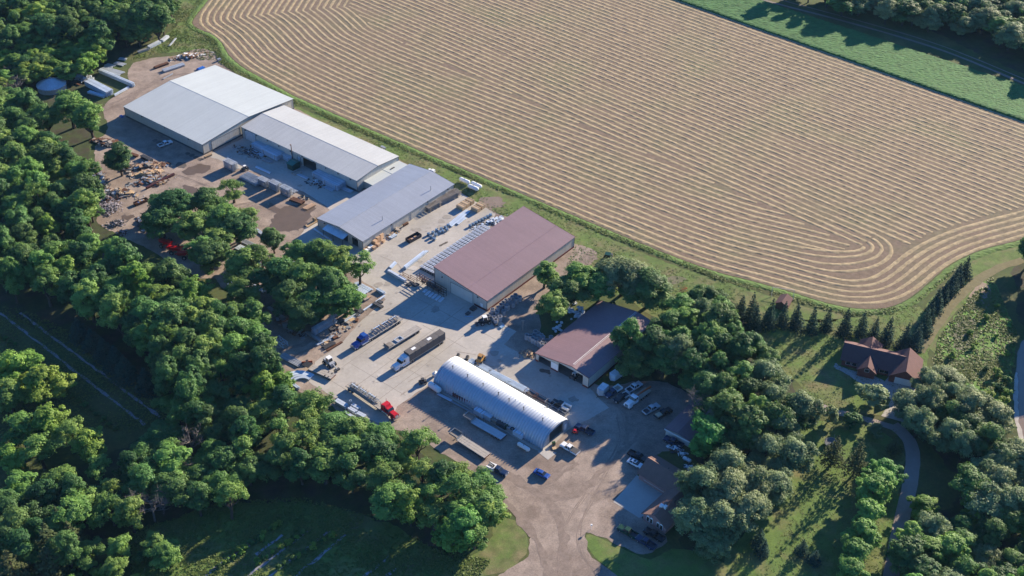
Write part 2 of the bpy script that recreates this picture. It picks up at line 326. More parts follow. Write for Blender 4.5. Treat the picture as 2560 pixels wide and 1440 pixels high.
# slab joints in the concrete
M_joint = mat('slab_joint', (0.27, 0.245, 0.21), .95, world=True)
_c0 = G(980, 900)
for i in range(-5, 6):
    for ax, bx in ((AX, BX), (BX, AX)):
        o = (_c0[0] + bx[0]*i*9.2, _c0[1] + bx[1]*i*9.2)
        pts = [(o[0]+ax[0]*t, o[1]+ax[1]*t) for t in range(-46, 60, 2)]
        yard = gpoly([(1005,880),(1060,790),(960,700),(1060,690),(1205,785),(1290,832),(1190,870),(1130,890),(1060,960),(990,1010),(880,1010),(800,930)])
        run = [q for q in pts if inside(q, yard)]
        if len(run) > 3: ribbon('slab_joint', run, .16, .0565 + (.001 if ax is AX else 0), M_joint)

# mulch strips in the market garden
for i, (a, b) in enumerate([((0,782),(362,1062)), ((50,782),(400,1042)), ((640,1387),(707,1337)), ((600,1455),(775,1325)), ((655,1455),(825,1327)), ((725,1450),(865,1337)), ((895,1455),(975,1390)), ((945,1455),(997,1417)), ((500,1450),(640,1345)), ((560,1400),(630,1360))]):
    ribbon('mulch_strip', resample([G(*a), G(*b)], .8), .75, .03, M_mulch, jit=.5, seed=i)

# ------------------------------------------------------------------ hay field
NEAR = [(760,-260),(640,-140),(590,-80),(552,-36),(521,0),(507,20),(492,37),(482,52),(482,62),(495,72),(517,80),(537,87),(552,102),(562,117),(570,135),(585,150),(610,170),(655,195),(705,222),(740,242),(1000,355),(1210,444),(1440,541),(1680,640),(1800,683),(1869,698),(1979,729),(2054,754),(2128,770),(2182,773),(2224,769),(2266,751),(2302,724),(2331,697),(2367,665),(2397,648),(2427,634),(2472,618),(2517,608),(2560,596),(2700,556),(2900,500)]
near = resample(smooth(gpoly(NEAR), 2), 1.0)
far0, far1 = G(1300,-138), G(2900,424)
sheet('hay_field', ragged(near, .25, 1.5) if False else near + [far1, far0, G(1000,-260)], .022, M_soil)
nb = np.array(near)
for _ in range(70): nb[1:-1] = (nb[:-2] + 2*nb[1:-1] + nb[2:])/4      # the mower's line is smoother than the field's edge
ndir = np.gradient(nb, axis=0); ndir /= np.linalg.norm(ndir, axis=1)[:, None]
for _ in range(30): ndir[1:-1] = (ndir[:-2] + ndir[1:-1]*2 + ndir[2:]) / 4
ndir /= np.linalg.norm(ndir, axis=1)[:, None]
nnorm = np.stack([-ndir[:, 1], ndir[:, 0]], -1)          # towards the field
SP = 3.05
def dist_near(p):
    p = np.asarray(p); return np.sqrt(((p[:, None, :] - nb[None, ::2, :])**2).sum(-1)).min(1)
P0 = np.array(G(2150, 617)); dP = float(dist_near(P0[None])[0])
fdir = np.array(far1) - np.array(far0); fdir /= np.linalg.norm(fdir); fnorm = np.array([fdir[1], -fdir[0]])   # points back to the camera
tdir = fdir + np.array([math.cos(math.radians(-36.3)), math.sin(math.radians(-36.3))]); tdir /= np.linalg.norm(tdir)
KMAX = 21; KH = 4
nmid = dP/SP - .45
def relax(q, it=6):
    q = q.copy()
    for _ in range(it): q[1:-1] = (q[:-2] + 2*q[1:-1] + q[2:])/4
    return q
def offset(d):
    q = nb + nnorm*d; ok = dist_near(q) > d - .25 - .03*d
    return q[ok]
s_ = np.arange(-330, 0, 2.0); spd = dist_near(P0 + fdir[None]*s_[:, None])
s_left = float(s_[np.argmin(abs(spd - (KMAX + .6)*SP))])            # where the wedge between the two sets of rows opens
rows = []
for k in range(KMAX + 1):
    q = offset((k + .45)*SP); al = (q - P0) @ fdir; ac = -(q - P0) @ fnorm
    if k > KH:                                                       # stop at the wedge or, near the right end, at the turn
        cut = {5: -5, 6: -10, 7: -17}.get(k, -24)
        bad = np.nonzero((al > cut) | ((ac > -.25*SP) & (al > s_left)))[0]
        if len(bad): q = q[:bad[0]]
        if k > nmid - .2 and len(q) > 9 and (q[-1] - P0) @ fdir > -60:   # run on straight into the narrowing wedge
            te = q[-1] - q[-8]; te /= np.linalg.norm(te); ex = []
            for j_ in range(1, 40):
                p_ = q[-1] + te*j_
                if -(p_ - P0) @ fnorm > -.45*SP or (p_ - P0) @ fdir > -2.5: break
                ex.append(p_)
            if ex: q = np.concatenate([q, np.array(ex)])
    if k > KH and k < nmid - .2:
        r_ = (nmid - k)*SP
        e_ = q[-1]; te = q[-1] - q[-5]; te /= np.linalg.norm(te); u_ = P0 - fnorm*r_; m_ = (u_ - e_) @ fdir + 1.1*r_
        tt = np.linspace(0.02, 1, 50)[:, None]
        arc = e_*(1-tt)**3 + 3*(e_ + te*m_)*tt*(1-tt)**2 + 3*(u_ + fdir*(2 + 1.5*r_))*tt**2*(1-tt) + u_*tt**3
        q = np.concatenate([q, arc])
    for a_, b_ in [(0, len(q))]:
        rows.append(q)
fr_ = nmid - math.floor(nmid)
D = abs(float((P0 - np.array(far0)) @ fnorm))
for i in range(int(D/SP) + 1):
    r_ = (i + fr_ + (0 if fr_ > .4 else 1))*SP
    if r_ > D - .8: break
    s2 = np.arange(-420, 200, 1.2); q = P0 - fnorm*r_ + fdir[None]*s2[:, None]; dn = dist_near(q)
    ok = (dn > (KMAX + .9)*SP) | ((s2 > s_left) & (dn > (KH + 1.15)*SP))
    if r_ < (nmid - KH - .5)*SP: ok &= s2 < 0
    out_ = np.nonzero((s2 > -40) & (dn < (KH + 1.15)*SP))[0]
    if len(out_): ok[out_[0]:] = False
    rows.append(q[ok])
field = bpy.data.objects['hay_field']
def windrow(q, seed):
    runs = []; cur = [q[0]]
    for a, b in zip(q, q[1:]):
        if np.linalg.norm(b-a) > 6: runs.append(cur); cur = []
        cur.append(b)
    runs.append(cur); rr = random.Random(seed)
    for run in runs:
        if len(run) > 12: run = list(relax(np.array(run), 8))
        pts = [p for p in resample([tuple(p) for p in run], 1.3)][::1]
        if len(pts) < 5: continue
        last = None; keep = []
        for p in pts:
            if last is None or math.hypot(p[0]-last[0], p[1]-last[1]) > .9: keep.append(p); last = p
        pts = keep
        vs = []; fs = []; n = len(pts)
        for i, (x, y) in enumerate(pts):
            a = pts[max(0, i-2)]; b = pts[min(n-1, i+2)]; d = math.hypot(b[0]-a[0], b[1]-a[1]) or 1
            nx, ny = -(b[1]-a[1])/d, (b[0]-a[0])/d
            w = .62 + .22*rr.random() + .12*mnoise.noise(Vector((x*.2, y*.2, seed))); br_ = max(.25, min(1, 1.15 + 1.1*mnoise.noise(Vector((x*.05, y*.05, 5.0+seed*.3))))); w *= .55+.45*br_; h = (.07 + .10*rr.random())*br_; o = .05*rr.uniform(-1, 1) + .12*mnoise.noise(Vector((x*.12, y*.12, seed+3)))
            for u, z in ((-1, .02), (-.55, h*.75), (0.05, h), (.6, h*.7), (1, .02)): vs.append((x+nx*(w*u+o), y+ny*(w*u+o), .022+z))
            if i:
                for j in range(4): fs.append(((i-1)*5+j, i*5+j, i*5+j+1, (i-1)*5+j+1))
        me = bpy.data.meshes.new('windrow'); me.from_pydata(vs, [], fs); me.update()
        link('windrow', me, M_hay, field)
for i, q in enumerate(rows):
    if len(q) > 5: windrow(q, i)

# tall grass along the field's edge: a low uneven bank of tufts
def bank(name, line, off0, off1, h, m, seed, label_kind='stuff', step=.8, nacross=4):
    rr = random.Random(seed); vs = []; fs = []; L = np.array(resample([tuple(q) for q in line], step))
    d = np.gradient(L, axis=0); d /= np.linalg.norm(d, axis=1)[:, None] + 1e-9; nn = np.stack([d[:, 1], -d[:, 0]], -1)
    for i, p in enumerate(L):
        for j in range(nacross+1):
            t = j/nacross; o = off0 + (off1-off0)*t; e = min(1, 4*t*(1-t) + .0)
            z = .03 + h*e*(.45 + .75*rr.random()); o += .25*rr.uniform(-1, 1)
            vs.append((p[0]+nn[i][0]*o, p[1]+nn[i][1]*o, z if 0 < j < nacross else .005))
            if i and j: fs.append(((i-1)*(nacross+1)+j-1, (i-1)*(nacross+1)+j, i*(nacross+1)+j, i*(nacross+1)+j-1))
    me = bpy.data.meshes.new(name); me.from_pydata(vs, [], fs); me.update()
    return tag(link(name, me, m), None, None, kind=label_kind)
o = bank('tall_grass', near, .4, 3.2, .2, M_strip, 3); o['label'] = 'bright green strip of tall grass along the hay field edge'; o['category'] = 'grass'

# the green crop beyond the hay: a dense canopy about a metre high
def crop():
    a0, a1 = np.array(G(1560,-46)), np.array(G(2760,374)); b0, b1 = np.array(G(1780,-38)), np.array(G(2760,282))
    n, m_ = 330, 34; rr = np.random.RandomState(5); vs = []; fs = []
    for i in range(n+1):
        for j in range(m_+1):
            p = (a0 + (a1-a0)*i/n)*(1-j/m_) + (b0 + (b1-b0)*i/n)*(j/m_)
            z = .8 + .16*rr.rand() if 0 < j < m_ else (.75 if j == 0 else .05)
            p = p + rr.uniform(-.3, .3, 2); vs.append((p[0], p[1], z))
            if i and j: fs.append(((i-1)*(m_+1)+j-1, i*(m_+1)+j-1, i*(m_+1)+j, (i-1)*(m_+1)+j))
    o = len(vs)
    for i in range(n+1):
        p = vs[i*(m_+1)]; vs.append((p[0], p[1], 0))
        if i: fs.append((o+i-1, o+i, i*(m_+1), (i-1)*(m_+1)))
    me = bpy.data.meshes.new('green_crop'); me.from_pydata(vs, [], fs); me.update()
    tag(link('green_crop', me, M_crop), 'dense bright green crop between the hay field and the farm track', 'crop', kind='stuff')
crop()

# small blotches, drips and patches all over the concrete
_yd = gpoly([(560,395),(610,355),(760,425),(890,495),(1000,420),(1130,480),(1225,540),(1120,690),(1200,790),(1280,835),(1330,890),(1460,975),(1500,1015),(1400,1070),(1320,1100),(1080,955),(970,1050),(880,1010),(800,930),(870,850),(960,760),(900,680),(780,600),(840,530)])
_xs = [q[0] for q in _yd]; _ys = [q[1] for q in _yd]; _k = 0
M_patch = mat('mended_concrete', (0.47, 0.44, 0.40), .9, var=.1, world=True)
while _k < 70:
    q = (rnd.uniform(min(_xs), max(_xs)), rnd.uniform(min(_ys), max(_ys)))
    if not inside(q, _yd): continue
    r_ = rnd.choice([.25, .35, .5, .8, 1.3]); _k += 1
    pts = [(q[0]+r_*rnd.uniform(.5, 1.5)*math.cos(t), q[1]+r_*rnd.uniform(.5, 1.5)*math.sin(t)) for t in [6.283*i/9 for i in range(9)]]
    sheet('oil_stain' if _k % 4 else 'mended_patch', pts, .0705 + .0004*_k, mat('faint_stain', (0.30, 0.272, 0.235), .9, var=.2, world=True) if _k % 4 else M_patch)

# ------------------------------------------------------------------ buildings
def sheetmat(n, col, axis, sp=.9, dep=.16, rough=.5, var=.06, metal=0.0, objvar=0.0): return mat(n, col, rough, metal, var=var, scale=.12, rib=(axis, sp, dep), spec=.35, panel=.03, streak=.035)
M_wallx = sheetmat('cream_siding_x', (0.50, 0.475, 0.41), 0, 1.0, .22)
M_wally = sheetmat('cream_siding_y', (0.50, 0.475, 0.41), 1, 1.0, .22)
M_roofw = sheetmat('white_roof', (0.50, 0.53, 0.505), 1, .9, .04, .45, .04)
M_roofw2 = sheetmat('offwhite_roof', (0.475, 0.48, 0.455), 1, .75, .14, .5, .06)
M_roofg = sheetmat('grey_roof', (0.36, 0.38, 0.41), 1, .75, .26, .42, .06, .25)
M_roofr = sheetmat('red_roof', (0.207, 0.137, 0.152), 1, .9, .09, .55, .07)
M_roofr2 = sheetmat('faded_red_roof', (0.225, 0.142, 0.148), 1, .9, .09, .55, .09)
M_shingle = mat('brown_red_shingle', (0.125, 0.066, 0.062), .9, var=.14, scale=.5, bump=.3, bscale=10)
M_shingle2 = mat('tan_brown_shingle', (0.21, 0.125, 0.10), .9, var=.14, scale=.5, bump=.3, bscale=10)
M_brick = mat('red_brick', (0.20, 0.075, 0.06), .9, var=.2, scale=1.5)
M_pinkbrick = mat('pink_brick', (0.36, 0.20, 0.18), .9, var=.12, scale=1.5)
M_trim = mat('dark_trim', (0.10, 0.10, 0.10), .6, var=.1)
M_redtrim = mat('dark_red_trim', (0.12, 0.03, 0.03), .7, var=.15)
M_white = mat('white_paint', (0.78, 0.78, 0.76), .5, var=.06)
M_cream = mat('cream_paint', (0.58, 0.55, 0.48), .6, var=.08)
M_black = mat('black_metal', (0.028, 0.028, 0.03), .55, var=.2)
M_dark = mat('dark_steel', (0.06, 0.062, 0.068), .6, var=.25)
M_galv = mat('galvanised_steel', (0.47, 0.51, 0.55), .42, .3, var=.14, scale=1.2, objvar=.15)
M_galv2 = mat('weathered_galvanised', (0.36, 0.38, 0.40), .5, .5, var=.2, scale=1.2, objvar=.2)
M_glass = mat('dark_glass', (0.02, 0.025, 0.03), .08, var=.1, spec=.6)
M_quon = mat('quonset_steel', (0.50, 0.54, 0.59), .45, .25, var=.07, scale=.5)
M_rust = mat('rusty_steel', (0.13, 0.06, 0.035), .85, var=.35, scale=1.5)
M_floorc = mat('shop_floor', (0.16, 0.15, 0.14), .9)

def wall(parent, axis, at, length, hts, m, openings=(), th=.18, name='wall'):
    """a wall along local x (axis 0) or y (axis 1) with doorways cut through; hts = [(s, height), ...]"""
    cuts = sorted(set([h[0] for h in hts] + [o for op in openings for o in op[:2]]))
    def ht(s):
        for (a, ha), (b, hb) in zip(hts, hts[1:]):
            if a - 1e-6 <= s <= b + 1e-6: return ha + (hb-ha)*(s-a)/max(1e-6, b-a)
        return hts[-1][1]
    mb = MB()
    for a, b in zip(cuts, cuts[1:]):
        z0a = 0
        for op in openings:
            if op[0] - 1e-6 <= a and b <= op[1] + 1e-6: z0a = op[2]
        q = []
        for t in (at[0], at[0] + th) if False else (at, at + th):
            for s, z in ((a, z0a), (b, z0a), (b, ht(b)), (a, ht(a))): q.append((s, t, z) if axis == 0 else (t, s, z))
        mb.add(q, [(0,1,2,3),(7,6,5,4),(0,4,5,1),(1,5,6,2),(2,6,7,3),(3,7,4,0)])
    return mb.build(name, m, parent)

def slab(parent, name, m, quad, th=.14):
    """a roof slope: four corners, thickened downwards"""
    q = [Vector(p) for p in quad]; mb = MB(); d = Vector((0, 0, -th))
    mb.add(q + [p + d for p in q], [(0,1,2,3),(7,6,5,4),(0,4,5,1),(1,5,6,2),(2,6,7,3),(3,7,4,0)])
    return mb.build(name, m, parent)

K = CAM_H/272.0
def hall(name, label, x0, y0, deg, w, l, hL, hR, mfrac, hM, roofs, fo=(), lo=(), ro=(), bo=(), over=.25, plinth=None):
    """a long steel-clad hall: local x across from the left eave, local y from the near end to the far end"""
    x0, y0, w, l, hL, hR, hM = [q*K for q in (x0, y0, w, l, hL, hR, hM)]
    r = thing(name, label, 'building', (x0, y0, 0), math.radians(deg)); xm = w*mfrac
    g = [(0, hL), (xm, hM), (w, hR)]
    wall(r, 0, 0.0, w, g, M_wallx, fo); wall(r, 0, l-.18, w, g, M_wallx, bo)
    wall(r, 1, 0.0, l, [(.18, hL), (l-.18, hL)], M_wally, lo); wall(r, 1, w-.18, l, [(.18, hR), (l-.18, hR)], M_wally, ro)
    e = .10
    sl = (hM-hL)/xm; sr = (hM-hR)/(w-xm)
    slab(r, 'roof', roofs, [(-over, -over, hL-over*sl+e), (xm, -over, hM+e), (xm, l+over, hM+e), (-over, l+over, hL-over*sl+e)])
    slab(r, 'roof', roofs, [(xm+.004, -over, hM+e), (w+over, -over, hR-over*sr+e), (w+over, l+over, hR-over*sr+e), (xm+.004, l+over, hM+e)])
    MB().box(xm-.16, xm+.16, -over, l+over, hM+e-.02, hM+e+.035).build('ridge_cap', roofs, r)
    for yy in (-over-.03, l+over+.03):
        for a_, b_ in (((-over, yy, hL-over*sl+.02), (xm, yy, hM+.02)), ((xm, yy, hM+.02), (w+over, yy, hR-over*sr+.02))): MB().bar(a_, b_, .05, .22).build('fascia', M_trim if plinth is None else M_redtrim, r)
    c = MB()
    for xx, yy in ((-.03, -.03), (w+.03, -.03), (w+.03, l+.03), (-.03, l+.03)): MB().cbox(xx, yy, 0, .14, .14, (hL if xx < 1 else hR)-.1).build('corner_trim', M_trim, r)
    MB().box(.3, w-.3, .3, l-.3, .07, .09).build('shop_floor', M_floorc, r)
    r['dims'] = (w, l)
    return r, w, l, xm
def door(r, axis, at, s0, s1, h, m=None, name='door', out=-1, frame=True):
    """a closed door set a little proud of its wall, with a frame"""
    a, b = (at-.06, at-.012) if out < 0 else (at+.012, at+.06)
    d = (MB().box(s0, s1, a, b, .06, h) if axis == 0 else MB().box(a, b, s0, s1, .06, h)).build(name, m or M_cream, r)
    if frame:
        f = MB(); c, e = (a-.05, b-.004) if out < 0 else (a+.004, b+.05)
        for p0, p1, q0, q1 in ((s0-.1, s0, .05, h+.1), (s1, s1+.1, .05, h+.1), (s0, s1, h, h+.1)):
            f.box(p0, p1, c, e, q0, q1) if axis == 0 else f.box(c, e, p0, p1, q0, q1)
        f.build('frame', M_trim, d)
    return d
def lamp(r, x, y, z, m=None): return MB().cbox(x, y, z, .35, .35, .3).build('wall_light', M_black, r)

r, w, l, xm = hall('great_warehouse', 'largest white-roofed steel warehouse at the upper left end of the yard', -138.3, 453.09, 52.97, 54.77, 54.87, 5.35, 5.38, .5, 7.61, M_roofw)
door(r, 0, 0, 4.2, 18.5, 4.0, mat('siding_door', (0.48,0.455,0.395), .5, rib=(0, 1.0, .2)))
for t in (8, 22, 36): lamp(r, -.2, t, 3.9)
MB().box(-.12, -.02, .3, l-.3, .06, .7).build('plinth', M_trim, r)
MB().box(.3, w-.3, -.12, -.02, .06, .6).build('plinth', M_trim, r)
r, w, l, xm = hall('long_workshop', 'long white-roofed workshop joined to the great warehouse', -66.69, 425.31, 52.65, 25.95, 72.14, 5.62, 5.58, .5, 6.9, M_roofw2, lo=[(21.2, 28.2, 4.0)])
door(r, 1, 0, 54.5, 60.5, 4.3, mat('pale_blue_door', (0.55,0.56,0.57), .5))
door(r, 1, 0, 29.6, 31.0, 3.6, mat('pale_blue_door', (0.55,0.56,0.57), .5))
for t in range(10): lamp(r, -.2, 3.2 + t*6.3, 4.0)
MB().box(-.12, -.02, .3, 20.8, .06, .8).build('plinth', M_trim, r)
MB().box(-.12, -.02, 31.5, 54, .06, .8).build('plinth', M_trim, r)
MB().tube((-.5, 33.6, .05), (-.5, 33.6, 7.6), .16).tube((-.5, 33.6, 7.6), (-.9, 33.6, 7.7), .2).build('flue', M_rust, r)
r, w, l, xm = hall('grey_workshop', 'grey metal-roofed workshop with a lean-to awning on its shaded end', -79.47, 397.95, -37.75, 25.35, 55.09, 4.37, 4.41, .5, 5.8, M_roofg, fo=[(6.0, 14.6, 2.9), (16.6, 19.6, 3.3)])
slab(r, 'awning', mat('pale_sheet_metal', (0.60,0.66,0.70), .45, .3), [(5.2, -.02, 3.75), (15.2, -.02, 3.75), (15.2, -3.0, 3.1), (5.2, -3.0, 3.1)], .07)
for xx in (5.5, 10.2, 14.9): MB().bar((xx, -2.8, .05), (xx, -2.8, 3.05), .12).build('awning_post', M_dark, r)
for yy, zz in ((13.2, 5.0), (38.5, 4.9)): MB().tube((18.6, yy, 4.0), (18.6, yy, 6.0), .12).build('roof_flue', M_galv2, r)
for t in range(5): MB().bar((w+.05, 6+t*9.2, .1), (w+.05, 6+t*9.2, 3.6), .1).build('downpipe', M_cream, r)
lamp(r, w-3, -.2, 3.0); lamp(r, 3.5, -.2, 3.1)
for t in (14, 33, 44): lamp(r, w+.15, t, 3.2)
MB().cbox(w*.5, l+1.0, 0, 1.2, 1.2, 5.2).cbox(w*.5-1.6, l+1.0, 0, .9, .9, 4.9).build('rear_vent_stack', M_white, r)
r, w, l, xm = hall('red_roof_warehouse', 'cream warehouse with a broad mauve-red metal roof beside the crates', -29.49, 360.89, -38.22, 25.93, 54.2, 8.45, 5.12, .64, 6.26, M_roofr, plinth=1)
door(r, 0, 0, 7.0, 16.4, 4.35, M_cream)
door(r, 0, 0, 19.6, 20.6, 2.1, M_white, frame=False)
MB().box(17.0, w-.1, -.14, -.065, .06, .75).build('plinth', M_redtrim, r)
MB().box(w+.02, w+.12, .2, l-.2, .06, .7).build('plinth', M_redtrim, r)
MB().box(-.1, -.02, .2, l-.2, .06, .7).build('plinth', M_redtrim, r)
for xx, zz in ((3.4, 4.6), (18.6, 3.9)): lamp(r, xx, -.2, zz)
r, w, l, xm = hall('red_roof_shed', 'open-fronted shed with a faded red roof and pale ridge strip under the trees', 8.87, 317.46, -38.42, 22.97, 39.24, 3.44, 5.03, .69, 6.2, M_roofr2, fo=[(1.1, 5.8, 2.75), (8.6, 17.7, 3.9)], plinth=1)
_rl = bpy.data.objects.new('ridge_strip', MB().box(xm-.35, xm+.25, .8, l-.2, 6.2*K+.085, 6.2*K+.125).mesh('ridge_strip')); COL.objects.link(_rl); _rl.parent = r; _rl.data.materials.append(mat('ridge_plastic', (0.66,0.64,0.58), .5))
for a, b in ((0, 1.1), (5.8, 8.6), (17.7, w)): MB().box(a+.02, b-.02, -.12, -.02, .06, .6).build('plinth', M_redtrim, r)
MB().box(w+.02, w+.12, .2, l-.2, .06, .6).build('plinth', M_redtrim, r)
MB().box(5.9, 8.5, -.08, -.015, .62, 2.9).build('door', M_white, r)
# flat-roofed link between the two workshops
r = thing('link_building', 'low flat white-roofed link between the long and the grey workshop', 'building', (*G(908.7, 452.5, 3.0), 0), GRID)
MB().box(.1, 18.6, -7.8, .35, 0, 2.9).build('wall', M_wallx, r)
slab(r, 'roof', M_roofw, [(0, .3, 3.02), (0, -8.0, 2.95), (10.2, -8.0, 2.98), (10.2, .3, 3.05)], .12)
slab(r, 'roof', M_roofw, [(10.25, .3, 3.12), (10.25, -8.0, 3.05), (18.8, -8.0, 3.0), (18.8, .3, 3.07)], .12)
MB().cbox(13.2, -2.2, 3.1, 2.0, .5, .18).build('roof_vent', M_dark, r)

# quonset hut
def quonset():
    o = G(1358, 1126); a = math.radians(140.9)
    r = thing('quonset_hut', 'long silver corrugated quonset hut with rows of stovepipes', 'building', (*o, 0), a)
    Wd, Ln, Ht, nr = 12.6, 41.6, 5.25, 46                        # local x along the ridge away from the near end, local -y across
    vs = []; fs = []; na = 26; nx = nr*6
    for i in range(nx+1):
        x = Ln*i/nx; d = .16*math.cos(2*math.pi*i/6)
        for j in range(na+1):
            t = math.pi*j/na; c, s_ = math.cos(t), math.sin(t)
            vs.append((x, -Wd/2 + (Wd/2+d)*c, (Ht+d)*max(0, s_)**.9))
            if i and j: fs.append(((i-1)*(na+1)+j-1, i*(na+1)+j-1, i*(na+1)+j, (i-1)*(na+1)+j))
    me = bpy.data.meshes.new('arched_roof'); me.from_pydata(vs, [], fs); me.update(); me.polygons.foreach_set('use_smooth', [True]*len(me.polygons))
    link('arched_roof', me, M_quon, r)
    def endwall(x, op):
        mb = MB(); n = 40
        for k in range(n):
            y0 = -Wd/2 + (Wd/2-.05)*math.cos(math.pi*k/n); y1 = -Wd/2 + (Wd/2-.05)*math.cos(math.pi*(k+1)/n)
            z0 = Ht*math.sin(math.pi*k/n)**.9 if k else 0; z1 = Ht*max(0, math.sin(math.pi*(k+1)/n))**.9 if k < n-1 else 0
            b = op[2] if op and op[0] <= (y0+y1)/2 <= op[1] else 0
            if max(z0, z1) <= b: continue
            mb.add([(x,y0,b),(x,y1,b),(x,y1,max(b,z1)),(x,y0,max(b,z0)),(x+.12,y0,b),(x+.12,y1,b),(x+.12,y1,max(b,z1)),(x+.12,y0,max(b,z0))], [(0,1,2,3),(7,6,5,4),(0,4,5,1),(1,5,6,2),(2,6,7,3),(3,7,4,0)])
        mb.build('end_wall', mat('grey_end_wall', (0.36,0.38,0.40), .6), r)
    endwall(.5, (-9.2, -3.3, 3.7)); endwall(Ln-.6, None)
    MB().box(.35, .45, -9.3, -9.15, .05, 3.8).box(.35, .45, -3.35, -3.2, .05, 3.8).box(.35, .45, -9.3, -3.2, 3.7, 3.85).build('door_frame', M_trim, r)
    MB().box(.8, Ln-.8, -Wd+.4, -.4, .07, .09).build('shop_floor', M_floorc, r)
    MB().box(.38, .46, -11.0, -10.1, .06, 2.1).build('door', M_white, r)
    MB().box(-.0, Ln, .05, .5, .03, .25).build('kerb', mat('weathered_concrete', (0.3,0.29,0.27)), r)
    for i, x in enumerate((4.3, 11.2, 16.6, 20.6, 26.4, 32.4, 38.2)):
        MB().tube((x, -Wd/2+1.4, Ht-.4), (x, -Wd/2+1.4, Ht+.75), .1).tube((x, -Wd/2+1.4, Ht+.75), (x, -Wd/2+1.4, Ht+.95), .2).build('stovepipe', M_black, r)
    for x in (13.5, 15.2): MB().tube((x, -Wd/2+.2, Ht-.3), (x, -Wd/2+.2, Ht+.7), .07).build('vent_pipe', M_galv2, r)
    MB().tube((7.8, -Wd+1.3, 2.2), (7.8, -Wd+1.3, 5.6), .14).build('flue', M_black, r)
quonset()

# houses
def gblock(r, x0, x1, y0, y1, h, ridge, rise, roof, wallm, over=.6, along='x', walls=True):
    """a gabled block: ridge = position of the ridge across, along = the ridge's axis"""
    if along == 'x':
        if walls:
            wall(r, 0, y0, 0, [(x0, h), (x1, h)], wallm, th=.2); wall(r, 0, y1-.2, 0, [(x0, h), (x1, h)], wallm, th=.2)
            for xx in (x0, x1-.2): wall(r, 1, xx, 0, [(y0+.2, h), (ridge, h+rise-.06), (y1-.2, h)], wallm, th=.2)
        z = lambda y: h + rise*(1 - (ridge-y)/(ridge-y0)) if y < ridge else h + rise*(1 - (y-ridge)/(y1-ridge))
        slab(r, 'roof', roof, [(x0-over, y0-over, z(y0-over)+.12), (x1+over, y0-over, z(y0-over)+.12), (x1+over, ridge, h+rise+.12), (x0-over, ridge, h+rise+.12)], .16)
        slab(r, 'roof', roof, [(x0-over, ridge+.004, h+rise+.12), (x1+over, ridge+.004, h+rise+.12), (x1+over, y1+over, z(y1+over)+.12), (x0-over, y1+over, z(y1+over)+.12)], .16)
    else:
        if walls:
            wall(r, 1, x0, 0, [(y0+.2, h), (y1-.2, h)], wallm, th=.2); wall(r, 1, x1-.2, 0, [(y0+.2, h), (y1-.2, h)], wallm, th=.2)
            for yy in (y0, y1-.2): wall(r, 0, yy, 0, [(x0, h), (ridge, h+rise-.06), (x1, h)], wallm, th=.2)
        z = lambda x: h + rise*(1 - (ridge-x)/(ridge-x0)) if x < ridge else h + rise*(1 - (x-ridge)/(x1-ridge))
        slab(r, 'roof', roof, [(x0-over, y0-over, z(x0-over)+.123), (ridge, y0-over, h+rise+.123), (ridge, y1+over, h+rise+.123), (x0-over, y1+over, z(x0-over)+.123)], .16)
        slab(r, 'roof', roof, [(ridge+.004, y0-over, h+rise+.123), (x1+over, y0-over, z(x1+over)+.123), (x1+over, y1+over, z(x1+over)+.123), (ridge+.004, y1+over, h+rise+.123)], .16)
def window(r, x, y, z, w_, h_, face):
    """frame and pane standing proud of a wall; face = 'y-' or 'x+'"""
    if face == 'y-':
        f = MB().box(x-w_/2-.08, x+w_/2+.08, y-.05, y-.01, z-.08, z+h_+.08).build('window', M_white, r); MB().box(x-w_/2, x+w_/2, y-.07, y-.055, z, z+h_).build('pane', M_glass, f)
    else:
        f = MB().box(x+.01, x+.05, y-w_/2-.08, y+w_/2+.08, z-.08, z+h_+.08).build('window', M_white, r); MB().box(x+.055, x+.07, y-w_/2, y+w_/2, z, z+h_).build('pane', M_glass, f)
r = thing('ranch_house', 'red-brown shingled ranch house on the lawn ringed by spruces', 'house', (*G(2100, 912), 0), math.radians(-19.93))
gblock(r, .3, 18.6, 0, 8.9, 2.7, 4.4, 2.6, M_shingle, M_brick)
gblock(r, 14.6, 22.8, -2.3, 8.3, 2.7, 18.75, 2.9, M_shingle, M_brick, along='y')
gblock(r, 5.4, 10.4, -3.1, 4.0, 2.7, 7.9, 1.75, M_shingle, M_brick, over=.5, along='y')
gblock(r, 4.6, 10.6, 6.0, 11.0, 2.7, 7.6, 1.9, M_shingle, M_brick, over=.5, along='y')
for x in (2.2, 4.0, 12.2, 13.6): window(r, x, 0, .9, 1.3, 1.3, 'y-')
window(r, 7.9, -3.1, 2.2, 1.2, 1.0, 'y-')
MB().box(16.2, 21.2, -2.38, -2.31, .06, 2.3).build('garage_door', M_white, r)
r = thing('office_house', 'pink brick office with dark shingled L-shaped roof at the yard entrance', 'house', (*G(1594, 1190), 0), math.radians(-41.3))
gblock(r, .9, 14.4, -.7, 7.4, 2.6, 3.35, 2.3, M_shingle2, M_pinkbrick, over=.5)
gblock(r, 10.5, 17.7, -11.6, 6.0, 2.6, 14.1, 2.2, M_shingle2, M_pinkbrick, over=.5, along='y')
for x in (12.0, 13.1, 15.2, 16.3):
    window(r, x, -11.6, .7, .75, 1.5, 'y-'); MB().tube((x, -11.655, 2.25), (x, -11.61, 2.25), .44, n=16).build('arched_head', M_white, r)
MB().cbox(13.6, -8.2, 4.35, 1.0, .9, .9).cbox(14.6, -8.0, 4.5, .7, .9, .9).build('roof_vent_unit', M_white, r)
for x, y in ((4, 3.9), (7, 4.0), (12, 4.6), (15.2, -4.5)): MB().tube((x, y, 4.2), (x, y, 5.1), .1).build('vent_pipe', M_black, r)
MB().box(2.5, 9.8, -.78, -.72, .9, 1.0).build('white_rail', M_cream, r)
